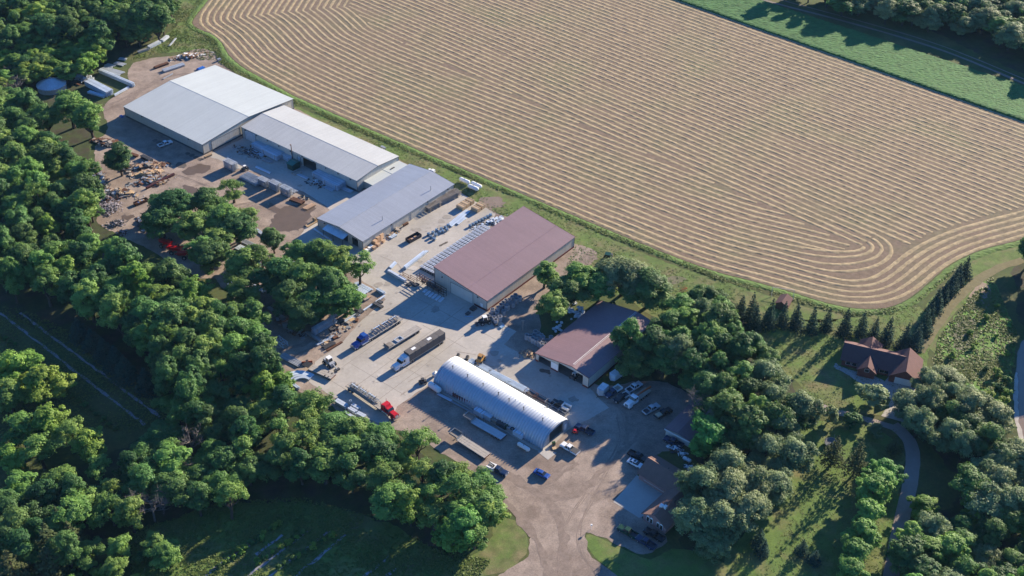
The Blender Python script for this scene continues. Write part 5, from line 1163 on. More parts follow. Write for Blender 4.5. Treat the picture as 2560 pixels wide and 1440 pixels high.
for i, (x, y) in enumerate([(755,492), (766,498)]):
    r = thing('cable_coil', ['left black coil lying on the concrete by the rusty beams', 'right black coil lying on the concrete by the rusty beams'][i], 'coil', (*G(x, y), .05)); n = 20
    MB().loft([[((R_+.16*math.cos(t))*math.cos(2*math.pi*k/n), (R_+.16*math.cos(t))*math.sin(2*math.pi*k/n), .2+.16*math.sin(t)) for t in (0, 1.57, 3.14, 4.71)] for k in range(n+1) for R_ in (.85,)], False).build('coil', M_black, r)
def dustbox():
    r = thing('dust_collector', 'dark green hutch with a pitched roof by the long workshop doorway', 'hutch', (*G(735, 420), 0), GRID)
    MB().box(-1.9, 1.9, -1.5, 1.5, .1, 2.4).build('body', mat('dark_green_metal', (0.012,0.055,0.045), .5), r)
    slab(r, 'roof', mat('green_metal_roof', (0.02,0.14,0.11), .4), [(-2.1,-1.7,2.5),(0,-1.7,3.1),(0,1.7,3.1),(-2.1,1.7,2.5)]); slab(r, 'roof', MATS['green_metal_roof'], [(.004,-1.7,3.1),(2.1,-1.7,2.5),(2.1,1.7,2.5),(.004,1.7,3.1)])
dustbox()
def crate(label, px, lx, ly, hz, m=M_wood, rz=GRID, group=None, name='crate', base=0.05, slats=True):
    r = thing(name, label, 'crate', (*G(*px), base), rz, group)
    MB().cbox(0, 0, .14, lx, ly, hz-.14).build('box', m, r)
    for y in (-ly/2+.1, 0, ly/2-.1): MB().cbox(0, y, 0, lx, .12, .14).build('skid', M_greywood, r)
    if slats:
        for x in (-lx*.3, lx*.3): MB().cbox(x, 0, hz+.003, .14, ly, .06).build('batten', M_greywood, r)
    return r
for i, (x, y) in enumerate([(1153,522), (1163,515), (1174,508), (1190,527), (1201,519)]):
    crate(['nearest timber crate of the row of three by the grass', 'middle timber crate of the row of three by the grass', 'farthest timber crate of the row of three by the grass', 'nearer timber crate of the pair by the pale beams', 'farther timber crate of the pair by the pale beams'][i], (x, y), 2.0, 3.0, 1.5)
for i, (x, y, s) in enumerate([(945,604,1.5), (952,597,1.6), (938,612,1.4), (946,615,1.2), (935,623,1.3), (958,606,1.1), (920,622,1.1), (913,627,1.0)]):
    crate('cardboard-coloured crate heaped at the near corner of the grey workshop', (x, y), s, s*.9, s*(1.3 if i < 3 else .8), M_card, GRID + rnd.uniform(-.2, .2), 'crates at the grey workshop corner', slats=False)
for i, (x, y) in enumerate([(924,624), (929,620), (917,630)]): crate('white wrapped pallet at the near corner of the grey workshop', (x, y), 1.0, 1.0, 1.0, M_white, GRID, 'white pallets at the grey workshop', 'wrapped_pallet', slats=False)
for i in range(6): crate('grey empty pallet in the leaning pile beside the grey workshop wall', (990+rnd.uniform(-4, 6), 576+rnd.uniform(-4, 5)), 1.2, 1.0, .35, M_greywood, GRID+rnd.uniform(-.5, .5), 'pallets beside the grey workshop', 'pallet', base=.05+.3*(i//2), slats=False)
stack('pale_sheet_stack', 'pale sheets stacked flat beside the crates at the grey workshop', (975,597), (990,588), 1.6, 2, 2, M_bluegalv, (.7, .15))
stack('small_dark_rig', 'dark steel bits beside the wall halfway along the grey workshop', (1008,567), (1020,560), .8, 2, 2, M_rust, (.3, .3))
stack('pole_rack', 'nearer rack of weathered poles along the lit wall of the grey workshop', (1064,529), (1096,511), 3.6, 7, 4, M_greywood, (.24, .22), 'pipe', .3, cat='pole rack')
stack('pole_rack', 'longer rack of weathered poles along the far end of the grey workshop', (1086,514), (1146,486), 3.4, 7, 4, M_greywood, (.24, .22), 'pipe', .3, cat='pole rack')
stack('pale_beam_row', 'long pale beams lying flat between the crates and the blue pump units', (1124,566), (1170,528), 2.2, 4, 1, M_bluegalv, (.45, .3))
stack('pale_beam_row', 'shorter pale beams lying beside the long pale beams', (1143,562), (1163,546), 1.2, 3, 1, M_bluegalv, (.3, .3))
# blue pump or transformer units on pallets
def unit():
    r = thing('pump_unit', 'x', 'machine unit', (0, 0, 0))
    MB().cbox(0, 0, .05, 1.3, 1.1, .15).build('pallet', M_greywood, r); MB().cbox(-.1, 0, .2, .8, .8, .75).build('housing', mat('blue_grey_casting', (0.24,0.34,0.44), .5, .3, objvar=.2), r)
    MB().tube((-.1, -.55, .7), (-.1, .55, .7), .3, n=12).build('drum', MATS['blue_grey_casting'], r); MB().tube((.35, 0, .2), (.35, 0, 1.2), .14, n=8).build('spindle', M_galv2, r)
    return r
U0 = unit(); first = True
for i, (x, y) in enumerate([(1072,588), (1078,595), (1086,600), (1083,584), (1090,590), (1092,578), (1100,583), (1104,575), (1108,581), (1114,571), (1118,577), (1121,566)] + [(1176+7.3*k, 567-3.8*k) for k in range(8)]):
    lb = 'blue-grey pump unit on a pallet in the cluster near the dark skip' if i < 12 else 'blue-grey pump unit in the single row beside the pale beams'
    gp = 'pump units in the cluster' if i < 12 else 'pump units in the single row'
    q = G(x, y)
    if first: U0.location = (*q, 0); U0.rotation_euler = (0, 0, GRID); U0['label'] = lb; U0['group'] = gp; first = False
    else: dup(U0, q, GRID + rnd.uniform(-.3, .3), lb, gp)
# the grid of caged frames against the red-roofed warehouse
def cage():
    r = thing('caged_frame', 'x', 'frame', (0, 0, 0)); r.scale = (.74, .50, .75); m = mat('pale_galvanised', (0.56,0.60,0.66), .4, .35, objvar=.1)
    MB().cbox(0, 0, .05, 1.9, 1.9, .12).build('base', M_dark, r)
    for sx in (-1, 1):
        for sy in (-1, 1): MB().cbox(sx*.78, sy*.78, .17, .12, .12, 1.5).build('post', M_galv2, r); MB().cbox(sx*.45, sy*.45, 1.45, .78, .78, .22).build('pad', m, r)
    MB().cbox(0, 0, 1.5, 2.0, .12, .3).build('rail', M_galv2, r); MB().cbox(0, 0, 1.68, .5, .5, .12).build('hub', m, r)
    return r
C0 = cage(); o0 = G(1055, 672); first = True; oW = bpy.data.objects['red_roof_warehouse']
for i in range(20):
    for j in range(10):
        q = (o0[0] + AX[0]*1.66*i + BX[0]*1.06*j, o0[1] + AX[1]*1.66*i + BX[1]*1.06*j)
        lx = (q[0]-oW.location[0])*BX[0] + (q[1]-oW.location[1])*BX[1]
        if lx > -.9: continue
        lb = 'pale caged galvanised frame in the close grid beside the red-roofed warehouse'
        if first: C0.location = (*q, 0); C0.rotation_euler = (0, 0, GRID); C0['label'] = lb; C0['group'] = 'grid of caged frames'; first = False
        else: dup(C0, q, GRID, lb, 'grid of caged frames')
# steel, racks and slabs in front of the red-roofed warehouse
stack('pale_beam_row', 'long pale beams laid beside the caged frames, nearer the camera', (1012,673), (1062,634), 1.4, 3, 2, M_bluegalv, (.4, .35))
stack('pale_beam_row', 'second run of pale beams against the caged frames', (1032,655), (1068,629), 1.2, 3, 1, M_bluegalv, (.35, .3))
stack('box_girder', 'single white box girder lying before the rusty racks', (971,681), (1014,706), 1.0, 1, 1, mat('white_blue_steel', (0.55,0.60,0.66), .4, .2), (.9, 1.0), cat='girder')
stack('pale_sheet_stack', 'pale plate on trestles near the white box girder', (977,674), (990,660), 1.4, 2, 1, M_bluegalv, (.65, .12), z0=.7)
for i, (a_, b_) in enumerate([((1003,690),(1020,700)), ((1022,697),(1040,708))]):
    r = thing('steel_trestle', ['rusty trestle frame beside the white box girder', 'rusty trestle frame nearest the caged frames'][i], 'rack', (*line2(a_, b_)[0], 0), GRID-1.57)
    for x in (-1.4, 1.4):
        for y in (-.7, .7): MB().bar((x, y, 0), (x, y, 1.5), .12).build('post', M_rust, r)
    for y in (-.7, .7): MB().bar((-1.4, y, 1.3), (1.4, y, 1.3), .12).build('rail', M_rust, r); MB().bar((-1.4, y, .5), (1.4, y, .5), .12).build('rail', M_rust, r)
c, a, L = line2((1046,702), (1113,741))
r = thing('pallet_rack', 'long dark steel rack standing along the shaded gable of the red-roofed warehouse', 'rack', c, a)
for k in range(6):
    for y in (-.6, .6): MB().bar((-L/2+k*L/5, y, 0), (-L/2+k*L/5, y, 2.9), .12).build('upright', M_black, r)
for z in (.9, 1.8, 2.7):
    for y in (-.6, .6): MB().bar((-L/2, y, z), (L/2, y, z), .14).build('shelf_beam', M_rust, r)
for x in (-3.6, -1.4, .9, 3): MB().cbox(x, 0, .98, 1.6, 1.0, .7).build('stored_box', M_dark, r)
stack('dark_panel_stack', 'dark louvred panels lying at the end of the long steel rack', (1018,716), (1032,708), 1.6, 4, 1, M_dark, (.3, .35)); stack('dark_panel_stack', 'second pile of dark louvred panels near the long steel rack', (1033,717), (1045,711), 1.4, 4, 1, M_dark, (.3, .35))
for i in range(6):
    for j in range(3 if i else 2):
        q = G(1061+i*8.4-j*2.9+3, 730+i*4.0+j*3.0-3); o = thing('white_slab', 'white wrapped slab in the paired rows before the long steel rack', 'slab', (*q, .05), GRID, 'white slabs before the rack')
        MB().loft([rect(-.55, .55, .45, 0), rect(-.55, .55, .45, .28), rect(-.42, .42, .33, .36)]).build('wrap', mat('shrink_wrap', (0.62,0.66,0.70), .4), o); MB().cbox(0, 0, -.04, 1.0, .85, .035).build('pallet', M_greywood, o)
def skip(label, px, rz, L, w, h, m):
    r = thing('skip', label, 'skip', (*G(*px), 0), rz)
    for b_ in ((-L/2, L/2, -w/2, -w/2+.1), (-L/2, L/2, w/2-.1, w/2), (-L/2, -L/2+.1, -w/2+.1, w/2-.1), (L/2-.1, L/2, -w/2+.1, w/2-.1)): MB().box(*b_, .15, h).build('side', m, r)
    MB().box(-L/2+.1, L/2-.1, -w/2+.1, w/2-.1, .15, .3).build('floor', M_rust, r)
    for k in range(5): MB().cbox(-L*.3+k*L*.13, rnd.uniform(-.3, .3)*w*.5, .3, rnd.uniform(.4, .9), rnd.uniform(.4, .9), rnd.uniform(.3, .7)).build('rubbish', rnd.choice([M_white, M_card, M_bluegalv, M_rust]), r)
    for x in (-L*.35, L*.35): MB().cbox(x, 0, 0, .2, w, .14).build('runner', M_black, r)
    return r
skip('dark roll-off skip with rubbish in the open concrete between the workshops', (1034,598), GRID-.08, 5.6, 2.3, 1.35, mat('skip_paint', (0.055,0.045,0.05), .6))
skip('rusty open trough holding red scrap beside the tree cluster', (353,507), GRID-.15, 5.2, 1.8, 1.0, M_rust)
# concrete cylinders
def cyl():
    r = thing('galvanised_caisson', 'x', 'cylinder', (0, 0, 0)); n = 18; R, h = .72, 1.9; m = mat('grey_caisson', (0.40,0.40,0.41), .7, .2, objvar=.15)
    vs = []
    for q, z in ((R, 0), (R, h), (R-.08, h), (R-.08, .2)): vs += [(q*math.cos(2*math.pi*i/n), q*math.sin(2*math.pi*i/n), z) for i in range(n)]
    fs = [(k*n+i, k*n+(i+1)%n, (k+1)*n+(i+1)%n, (k+1)*n+i) for k in range(3) for i in range(n)] + [tuple(3*n+i for i in range(n))]
    MB().add(vs, fs).build('shell', m, r); MB().tube((0,0,h*.5), (0,0,h*.5+.1), R+.03, n=n, caps=False).build('band', M_galv2, r); return r
Y0 = cyl(); first = True
cy1 = [(240,600),(265,575),(300,612),(318,640),(285,540),(360,605),(330,560),(340,515),(395,545),(370,480),(425,500),(390,465),(450,440),(440,490),(420,440),(490,465),(480,405),(525,430),(515,385),(557,410)]
cy2 = [(628,790),(660,805),(690,825),(720,842),(752,860),(778,878),(806,880),(712,760),(742,772),(772,788),(745,806),(788,815),(830,838),(868,810),(700,785)]
for i, (x, y) in enumerate(cy1 + cy2):
    q = G(1160+x/4, 640+y/4+10); lb = 'grey open-topped cylinder in the cluster along the lit wall of the red-roofed warehouse' if i < len(cy1) else 'grey open-topped cylinder in the shaded cluster beside the faded red shed'
    gp = 'cylinders along the warehouse' if i < len(cy1) else 'cylinders beside the shed'
    if first: Y0.location = (*q, 0); Y0['label'] = lb; Y0['group'] = gp; first = False
    else: dup(Y0, q, rnd.uniform(0, 6), lb, gp, (1, 1, rnd.uniform(.85, 1.15)))
# white sacks
sk = [MB().loft([[(x*k, y*k, z) for x, y in ((-.6,-.4),(-.2,-.55),(.35,-.45),(.62,-.1),(.5,.4),(.0,.55),(-.5,.42))] for z, k in ((0,.7),(.25,1.05),(.6,.95),(.85,.55))]).mesh('white_sack', False)]
for i in range(58):
    if i < 38: px, py = 1160+rnd.uniform(1035,1200)/4, 640+rnd.uniform(520,640)/4
    elif i < 46: px, py = 1160+rnd.uniform(1030,1120)/4, 640+rnd.uniform(425,500)/4
    else: px, py = 1160+rnd.uniform(895,990)/4, 640+rnd.uniform(680,780)/4
    o = link('white_sack', sk[0], mat('white_sack', (0.62,0.65,0.68), .7, var=.12, objvar=.15), None, (*G(px, py), rnd.choice([.03, .03, .6])), rnd.uniform(0, 6)); s = rnd.uniform(.55, 1.05); o.scale = (s, s, s*.9)
    tag(o, 'white bulk sack in the heap beside the faded red shed' if i < 46 else 'white bulk sack in the small heap near the shaded cylinders', 'sack', 'white sack heap' if i < 46 else 'small sack heap')
# pole racks and steel along the left side of the central yard
stack('galvanised_pole_rack', 'nearer tall rack of galvanised poles along the copse', (783,838), (838,806), 1.9, 4, 5, M_galv, (.22, .22), 'pipe', .26, cat='pole rack', jig=.5)
stack('galvanised_pole_rack', 'farther tall rack of galvanised poles along the copse', (826,797), (882,766), 1.7, 4, 5, M_galv, (.22, .22), 'pipe', .26, cat='pole rack', jig=.5)
for i, (p, q, w_, nx, nl, m_, lb) in enumerate([
    ((704,889),(752,914),2.6,5,1,M_galv2,'weathered galvanised beams lying on the gravel left of the lowboy'),
    ((672,772),(711,800),1.2,3,2,M_galv2,'upper dark rail bundle at the edge of the wood'), ((718,806),(752,826),1.1,3,2,M_galv2,'middle rail bundle at the edge of the wood'), ((768,833),(803,857),1.2,3,2,M_galv2,'lower rail bundle meeting the pole racks'),
    ((792,864),(836,841),1.0,3,1,M_bluegalv,'pale beams at the foot of the pole racks'), ((818,878),(856,856),.8,3,1,M_rust,'rusty rails beside the pole racks'), ((808,872),(836,858),1.8,4,1,M_dark,'dark framed grids beside the rusty rails'),
    ((890,708),(928,728),1.6,3,1,M_bluegalv,'upper pale girders in the weedy patch beside the copse'), ((884,717),(916,734),2.0,4,1,M_bluegalv,'lower pale girders in the weedy patch beside the copse'), ((876,732),(898,744),1.0,2,1,M_bluegalv,'short pale girders half under the copse'), ((943,726),(961,736),1.0,3,2,M_bluegalv,'short dark bundle at the corner of the weedy patch'),
    ((907,779),(962,741),1.1,1,1,M_bluegalv,'long thin pale plate lying on the concrete by the pole racks'),
    ((862,806),(898,786),1.6,3,1,M_bluegalv,'flat grey panels beside the farther pole rack'),
    ((594,618),(660,650),2.8,5,1,M_bluegalv,'long pale beams lying between the two copses'), ((592,640),(655,668),2.6,5,1,M_galv2,'second set of pale beams lying between the two copses'), ((600,600),(640,618),2.2,4,1,M_galv2,'short beams under the cluster by the puddles'), ((640,575),(662,590),1.4,3,1,M_galv,'small beams on the gravel behind the small dark tree'),
    ((745,640),(780,660),1.8,4,1,M_galv,'pale beams glimpsed through the copse, upper set'), ((738,655),(770,672),1.6,4,1,M_galv,'pale beams glimpsed through the copse, lower set'), ((790,690),(840,712),3.0,6,1,M_galv,'broad pale beams under the right end of the copse'), ((575,712),(622,735),2.0,4,2,M_bluegalv,'blue-grey beams by the bare trunk left of the copse'), ((630,715),(662,732),1.4,3,2,M_bluegalv,'blue-grey girder pair under the copse'), ((600,735),(620,745),1.6,3,1,M_galv2,'short beams under the copse edge'),
    ((625,900),(672,880),.8,2,1,M_galv2,'thin rails on the shaded bank beside the wood'), ((715,952),(747,974),1.0,3,2,M_bluegalv,'blue-grey beams on the grass below the curved plates')]):
    stack('beam_row', lb, p, q, w_, nx, nl, m_, (min(.5, w_/nx*.75), .3))
for i, (x, y) in enumerate([(940,762), (951,768), (950,757)]): crate('black pallet of parts on the open concrete', (x, y), 1.8, 1.3, .6, M_dark, GRID-1.57, 'black pallets on the concrete', 'parts_pallet', slats=False)
for i, (x, y, m_, s) in enumerate([(890,758,M_card,1.3), (895,775,M_dark,1.6), (902,782,M_dark,1.4), (893,790,M_dark,1.2), (880,803,M_wood,1.4), (873,808,M_greywood,1.3), (857,810,M_dark,1.2), (845,815,M_card,1.1), (832,826,M_dark,1.6), (838,846,M_rust,1.2), (850,822,M_greywood,1.0), (922,745,M_card,1.0), (915,750,M_greywood,1.3)]):
    crate(['brown box at the tip of the weedy patch', 'dark louvred pallet beside the farther pole rack', 'second dark louvred pallet beside the farther pole rack', 'dark plate by the curved white sheet', 'fresh timber dunnage by the pole racks', 'grey dunnage by the pole racks', 'dark box by the nearer pole rack', 'brown carton by the nearer pole rack', 'black box between the pole racks and the grids', 'rusty drum-like box beside the pale beams', 'small grey dunnage near the dark box', 'brown carton in the weedy patch', 'grey pallet in the weedy patch'][i], (x, y), s*1.3, s*.9, s*.5, m_, GRID+rnd.uniform(-.5, .5), None, 'yard_box', slats=False)
r = thing('lattice_tower_section', 'blue-grey lattice tower section lying in the grass by the wood', 'lattice frame', (*G(704, 860), 0), -.75)
for y in (-.9, .9):
    for z in (.1, 1.5): MB().bar((-2.2, y, z), (2.2, y, z), .12).build('chord', M_bluegalv, r)
for k in range(5):
    for y in (-.9, .9): MB().bar((-2.2+k*.88, y, .1 if k % 2 else 1.5), (-1.32+k*.88 if k < 4 else 2.2, y, 1.5 if k % 2 else .1), .08).build('brace', M_bluegalv, r)
    MB().bar((-2.2+k*1.1, -.9, 1.5), (-2.2+k*1.1, .9, 1.5), .08).build('strut', M_bluegalv, r)
# curved plates
for i in range(4):
    o = thing('curved_plate', 'curved galvanised plate in the nested set by the black lowboy', 'plate', (*G(745+i*3, 962), .06+.05*i), .35, 'nested curved plates'); vs = []; fs = []; n = 16; R0 = 5.2-i*.9
    for k in range(n+1):
        t = math.radians(25 + 105*k/n); vs += [(R0*math.cos(t), R0*math.sin(t), 0), ((R0+.8)*math.cos(t), (R0+.8)*math.sin(t), 0), ((R0+.8)*math.cos(t), (R0+.8)*math.sin(t), .35), (R0*math.cos(t), R0*math.sin(t), .35)]
        if k: b_ = 4*k; fs += [(b_-4+j, b_-4+(j+1)%4, b_+(j+1)%4, b_+j) for j in range(4)]
    fs += [(0,1,2,3), tuple(4*n+j for j in (3,2,1,0))]
    MB().add(vs, fs).build('plate', M_bluegalv, o)
# white blocks by the red truck
for i, (p, q, w_) in enumerate([((842,1006),(868,1021),1.6), ((880,1016),(898,1026),1.1), ((872,1024),(890,1034),1.2), ((862,1036),(888,1050),.9), ((893,1036),(912,1046),1.3)]):
    stack('white_panel_block', ['long pale panel block behind the red truck, nearest the trees', 'upper block of the pair of pale panel blocks beside the red truck', 'lower block of the pair of pale panel blocks beside the red truck', 'pale bars beneath the pair of panel blocks', 'pale block closest to the red tractor'][i], p, q, w_, 2, 2, mat('white_blue_steel', (0.55,0.60,0.66)), (w_*.45, .4))
r = thing('reel', 'pale upright reel standing behind the trailer of the red tractor', 'reel', (*G(877, 1012), 0), .4); MB().tube((-.3, 0, .9), (-.18, 0, .9), .9, n=18).build('flange', M_bluegalv, r); MB().tube((.18, 0, .9), (.3, 0, .9), .9, n=18).build('flange', M_bluegalv, r); MB().tube((-.18, 0, .9), (.18, 0, .9), .4, n=12).build('drum', M_galv2, r)
# loads on the trailers
stack('trailer_load', 'galvanised poles and timbers chained on the flatbed behind the blue tractor', None, None, 2.2, 4, 2, M_galv2, (.26, .24), 'pipe', .28, L=11.0, base=1.36, z0=0, loc=(c1[0]-1.0*math.cos(a1), c1[1]-1.0*math.sin(a1)), rz=a1, cat='load', jig=.5)
stack('trailer_load', 'frames and galvanised poles chained on the flatbed behind the red tractor', None, None, 2.1, 4, 2, M_galv2, (.26, .22), 'pipe', .24, L=11.0, base=1.31, z0=0, loc=(c2[0]-.8*math.cos(a2), c2[1]-.8*math.sin(a2)), rz=a2, cat='load', jig=.5)
# tanks
def tank(label, p0, p1, R, m=M_white, z=None):
    c, a, L = line2(p0, p1, R); r = thing('propane_tank', label, 'tank', c, a); z = R+.35
    MB().capsule((-L/2+R*.75, 0, z), (L/2-R*.75, 0, z), R).build('shell', m, r, True); MB().tube((0, 0, z+R-.05), (0, 0, z+R+.2), .18).build('valve_dome', M_galv2, r)
    for x in (-L*.28, L*.28): MB().cbox(x, 0, 0, .25, R*1.3, .55).build('saddle', M_galv2, r)
tank('white propane tank farthest left on the grass behind the grey workshop', (1149,448), (1174,459), .75); tank('middle white propane tank on the grass behind the grey workshop', (1178,458), (1204,470), .75); tank('front white propane tank on the grass behind the grey workshop', (1170,465), (1196,476), .75)
tank('white propane tank lying alone beside the near end of the quonset hut', (1294,1110), (1324,1128), .62); tank('white tank at the far shaded end of the quonset hut', (1072,960), (1101,980), .95); tank('small white tank at the far corner of the quonset hut', (1082,940), (1092,932), .6); tank('white propane tank beside the patio path behind the office', (1707,1145), (1728,1156), .55)
# beside the quonset hut
for i, (p, q) in enumerate([((1174,903),(1224,929)), ((1226,932),(1275,957)), ((1277,958),(1320,981))]): stack('pipe_bundle', ['farthest of the three blue-grey pipe bundles along the quonset hut', 'middle one of the three blue-grey pipe bundles along the quonset hut', 'nearest of the three blue-grey pipe bundles along the quonset hut'][i], p, q, 2.0, 6, 2, M_bluegalv, (.26, .26), 'pipe', .12, cat='pipes')
for i, (x, y) in enumerate([(1328,987), (1352,1000), (1375,1012), (1392,1023), (1408,1032)]):
    r = thing('mesh_cage', ['rusty timber rack at the end of the pipe bundles', 'rusty rack behind the quonset flue', 'first mesh cage beside the dark utility pickup', 'second mesh cage beside the dark utility pickup', 'third mesh cage beside the quonset hut'][i], 'rack', (*G(x, y), .05), math.radians(-39)); m_ = M_rust if i < 2 else M_galv2; l_, w_, h_ = (4.2, 1.5, 1.0) if i < 2 else (2.6, 1.7, 1.2)
    for sx in (-1, 1):
        for sy in (-1, 1): MB().bar((sx*l_/2, sy*w_/2, 0), (sx*l_/2, sy*w_/2, h_), .1).build('post', m_, r)
    for z in (.3, h_):
        for sy in (-1, 1): MB().bar((-l_/2, sy*w_/2, z), (l_/2, sy*w_/2, z), .08).build('rail', m_, r); MB().bar((sy*l_/2, -w_/2, z), (sy*l_/2, w_/2, z), .08).build('rail', m_, r)
    MB().cbox(0, 0, .0, l_*.9, w_*.85, .4).build('contents', M_dark, r)
stack('pipe_bundle', 'pale pipes leaning along the far shaded foot of the quonset hut', (1100,966), (1130,984), 1.2, 4, 3, M_bluegalv, (.24, .22), cat='pipes'); stack('beam_row', 'blue-grey beams along the shaded foot of the quonset hut', (1095,986), (1130,1004), .9, 3, 1, M_bluegalv)
stack('red_frame_stack', 'reddish frames stood along the shaded side of the quonset hut', (1133,991), (1180,1015), .8, 2, 5, mat('dull_red_steel', (0.16,0.06,0.06), .7), (.2, .2)); stack('beam_row', 'long pale plank along the foot of the quonset hut', (1128,1005), (1190,1038), .6, 2, 1, M_galv2)
for i, (x, y, l_, w_, h_, m_) in enumerate([(1199,1038,3.2,1.6,1.9,M_bluegalv), (1219,1047,3.0,1.5,1.7,M_galv), (1238,1056,2.4,1.5,1.3,M_greywood), (1255,1066,3.2,1.6,1.4,M_dark), (1268,1072,1.6,1.4,1.5,P_green), (1279,1079,2.6,1.5,1.5,M_galv2), (1297,1090,3.2,1.7,1.6,M_bluegalv)]):
    crate(['blue-grey container first in the line along the quonset hut', 'pale container second in the line along the quonset hut', 'grey bin third in the line along the quonset hut', 'dark bin in the middle of the line along the quonset hut', 'small green machine in the line along the quonset hut', 'grey bin with a tyre on top in the line along the quonset hut', 'pale container last in the line along the quonset hut'][i], (x, y), l_, w_, h_, m_, math.radians(-39), None, 'steel_bin', slats=i % 2 == 0)
q = G(1281, 1073, 1.5); o = thing('spare_tyre', 'spare tyre lying on the grey bin beside the quonset hut', 'tyre', (*q, 1.68)); n = 18
MB().loft([[((.5+.16*math.cos(t))*math.cos(2*math.pi*k/n), (.5+.16*math.cos(t))*math.sin(2*math.pi*k/n), .16*math.sin(t)) for t in (0, 1.57, 3.14, 4.71)] for k in range(n+1)], False).build('tread', M_tyre, o)
for i, (x, y) in enumerate([(1145,893), (1168,898)]):
    r = thing('black_bucket', ['left black loader bucket behind the quonset hut', 'right black loader bucket behind the quonset hut'][i], 'bucket', (*G(x, y), 0), GRID+.5); MB().loft([rect(-.9, .9, .1, .02), rect(-.9, .9, .55, .5), rect(-.9, .9, .3, .9)]).build('shell', M_black, r)
crate('green bin at the quonset doorway', (1384,1112), .9, .7, 1.0, P_green, .3, None, 'green_bin', slats=False); crate('timber pallet at the quonset doorway', (1386,1122), 1.2, 1.0, .25, M_wood, .3, None, 'pallet', slats=False)
# trampoline
r = thing('trampoline', 'round dark trampoline on the lawn beside the thin pine', 'trampoline', (*G(2078, 1112), 0)); MB().tube((0,0,.85), (0,0,.9), 2.0, n=28).build('bed', mat('net_black', (0.10,0.11,0.12)), r)
for k in range(6): MB().bar((1.95*math.cos(k*1.047), 1.95*math.sin(k*1.047), 0), (1.95*math.cos(k*1.047), 1.95*math.sin(k*1.047), 2.4), .07).build('pole', M_galv2, r)
MB().tube((0,0,.8), (0,0,.95), 2.1, n=28, caps=False).build('rim', M_galv, r)

# ------------------------------------------------------------------ scrap heaps (nobody could count the pieces)
def heap(name, label, px0, px1, n, mats, sz, h, seed, wid=None):
    c, a, L = line2(px0, px1); wid = wid or L*.4; rr = random.Random(seed); mb = MB(); mi = []; n = int(n*1.8); h *= 1.15
    for i in range(n):
        u, v = rr.gauss(0, .24)*L, rr.gauss(0, .27)*wid; d = max(0, 1-(abs(u)/(L*.6))-.6*abs(v)/wid)
        x, y = c[0]+u*math.cos(a)-v*math.sin(a), c[1]+u*math.sin(a)+v*math.cos(a); z = .05+rr.random()*h*d; t = rr.uniform(0, 3.14); ln = rr.uniform(*sz); k = rr.random()
        dx, dy = math.cos(t)*ln/2, math.sin(t)*ln/2; w_ = ln*.12+.08 if k < .55 else ln*.6; tl = rr.uniform(-.25, .25)*ln*.5
        f0 = len(mb.f); mb.bar((x-dx, y-dy, z+.08-min(0, tl)*0), (x+dx, y+dy, z+.08+abs(tl)), w_, .1 if k < .8 else ln*.35); mi += [rr.randrange(len(mats))]*(len(mb.f)-f0)
    me = bpy.data.meshes.new(name); me.from_pydata(mb.v, [], mb.f); me.update()
    for m_ in mats: me.materials.append(m_)
    me.polygons.foreach_set('material_index', mi); o = link(name, me, None); return tag(o, label, 'scrap heap', None, 'stuff')
SC = [M_rust, M_greywood, M_dark, M_wood]
heap('scrap_heap', 'heap of broken timber and scrap on the bare ground above the great warehouse', (432,148), (512,134), 130, [M_wood, M_greywood, M_rust, M_white], (.5, 1.8), 1.0, 1, 4)
heap('scrap_heap', 'rusty scrap heap at the bend under the left wood', (236,352), (296,366), 110, [M_rust, M_dark, M_rust, M_greywood], (.6, 2.2), 1.2, 2, 4)
heap('scrap_heap', 'upper heap of boxes and timber beside the lone round tree', (335,420), (412,412), 150, [M_wood, M_card, M_greywood, M_rust, M_galv2], (.6, 2.0), 1.2, 3, 4)
heap('scrap_heap', 'middle heap of tan crates and timber beside the lone round tree', (335,440), (402,428), 110, [M_wood, M_card, M_wood, M_greywood], (.6, 1.8), 1.1, 4, 3)
heap('scrap_heap', 'lower heap of pale scrap beside the dark red beam', (330,462), (425,440), 170, [M_galv2, M_greywood, M_rust, M_rust, M_dark, M_wood], (.4, 1.6), .8, 5, 4)
heap('scrap_heap', 'heap of timber and pallets at the foot of the left wood', (270,478), (342,490), 130, [M_greywood, M_galv2, M_dark, M_rust, M_wood], (.5, 2.4), .9, 6, 4)
heap('scrap_heap', 'pale heap of insulators and fittings by the left wood', (246,530), (300,512), 260, [mat('lilac_ceramic', (0.42,0.38,0.40), .5), M_dark, MATS['lilac_ceramic']], (.25, .7), 1.2, 7, 7)
heap('scrap_heap', 'second heap of dark fittings by the left wood', (268,565), (315,555), 140, [MATS['lilac_ceramic'], M_dark, M_navy if 'M_navy' in globals() else M_dark], (.25, .8), .9, 8, 4)
heap('scrap_heap', 'small dark heap below the fittings by the left wood', (300,588), (315,578), 60, [M_dark, MATS['lilac_ceramic'], M_rust], (.3, .9), .8, 9, 3)
heap('scrap_heap', 'dark steel heap under the edge of the tree cluster', (350,545), (368,580), 90, [M_dark, M_galv2, M_rust], (.5, 1.8), .9, 10, 3)
heap('scrap_heap', 'dim scrap under the left wood behind the timber', (232,420), (268,470), 120, [M_greywood, M_galv2, M_rust, M_dark], (.5, 1.8), 1.0, 11, 4)
heap('scrap_heap', 'crumpled pale sheet metal beside the grain bin', (190,190), (232,205), 60, [M_galv, M_bluegalv, M_galv2], (.8, 2.6), 1.2, 12, 4)
heap('scrap_heap', 'fittings and small castings strewn at the left workshop stacks', (590,365), (655,398), 90, [M_rust, M_greywood, M_galv2, M_dark], (.3, 1.2), .5, 13, 5)
heap('scrap_heap', 'loose parts strewn before the right workshop stacks', (765,450), (820,470), 60, [M_galv2, M_white, M_rust, M_dark], (.3, 1.2), .4, 14, 4)
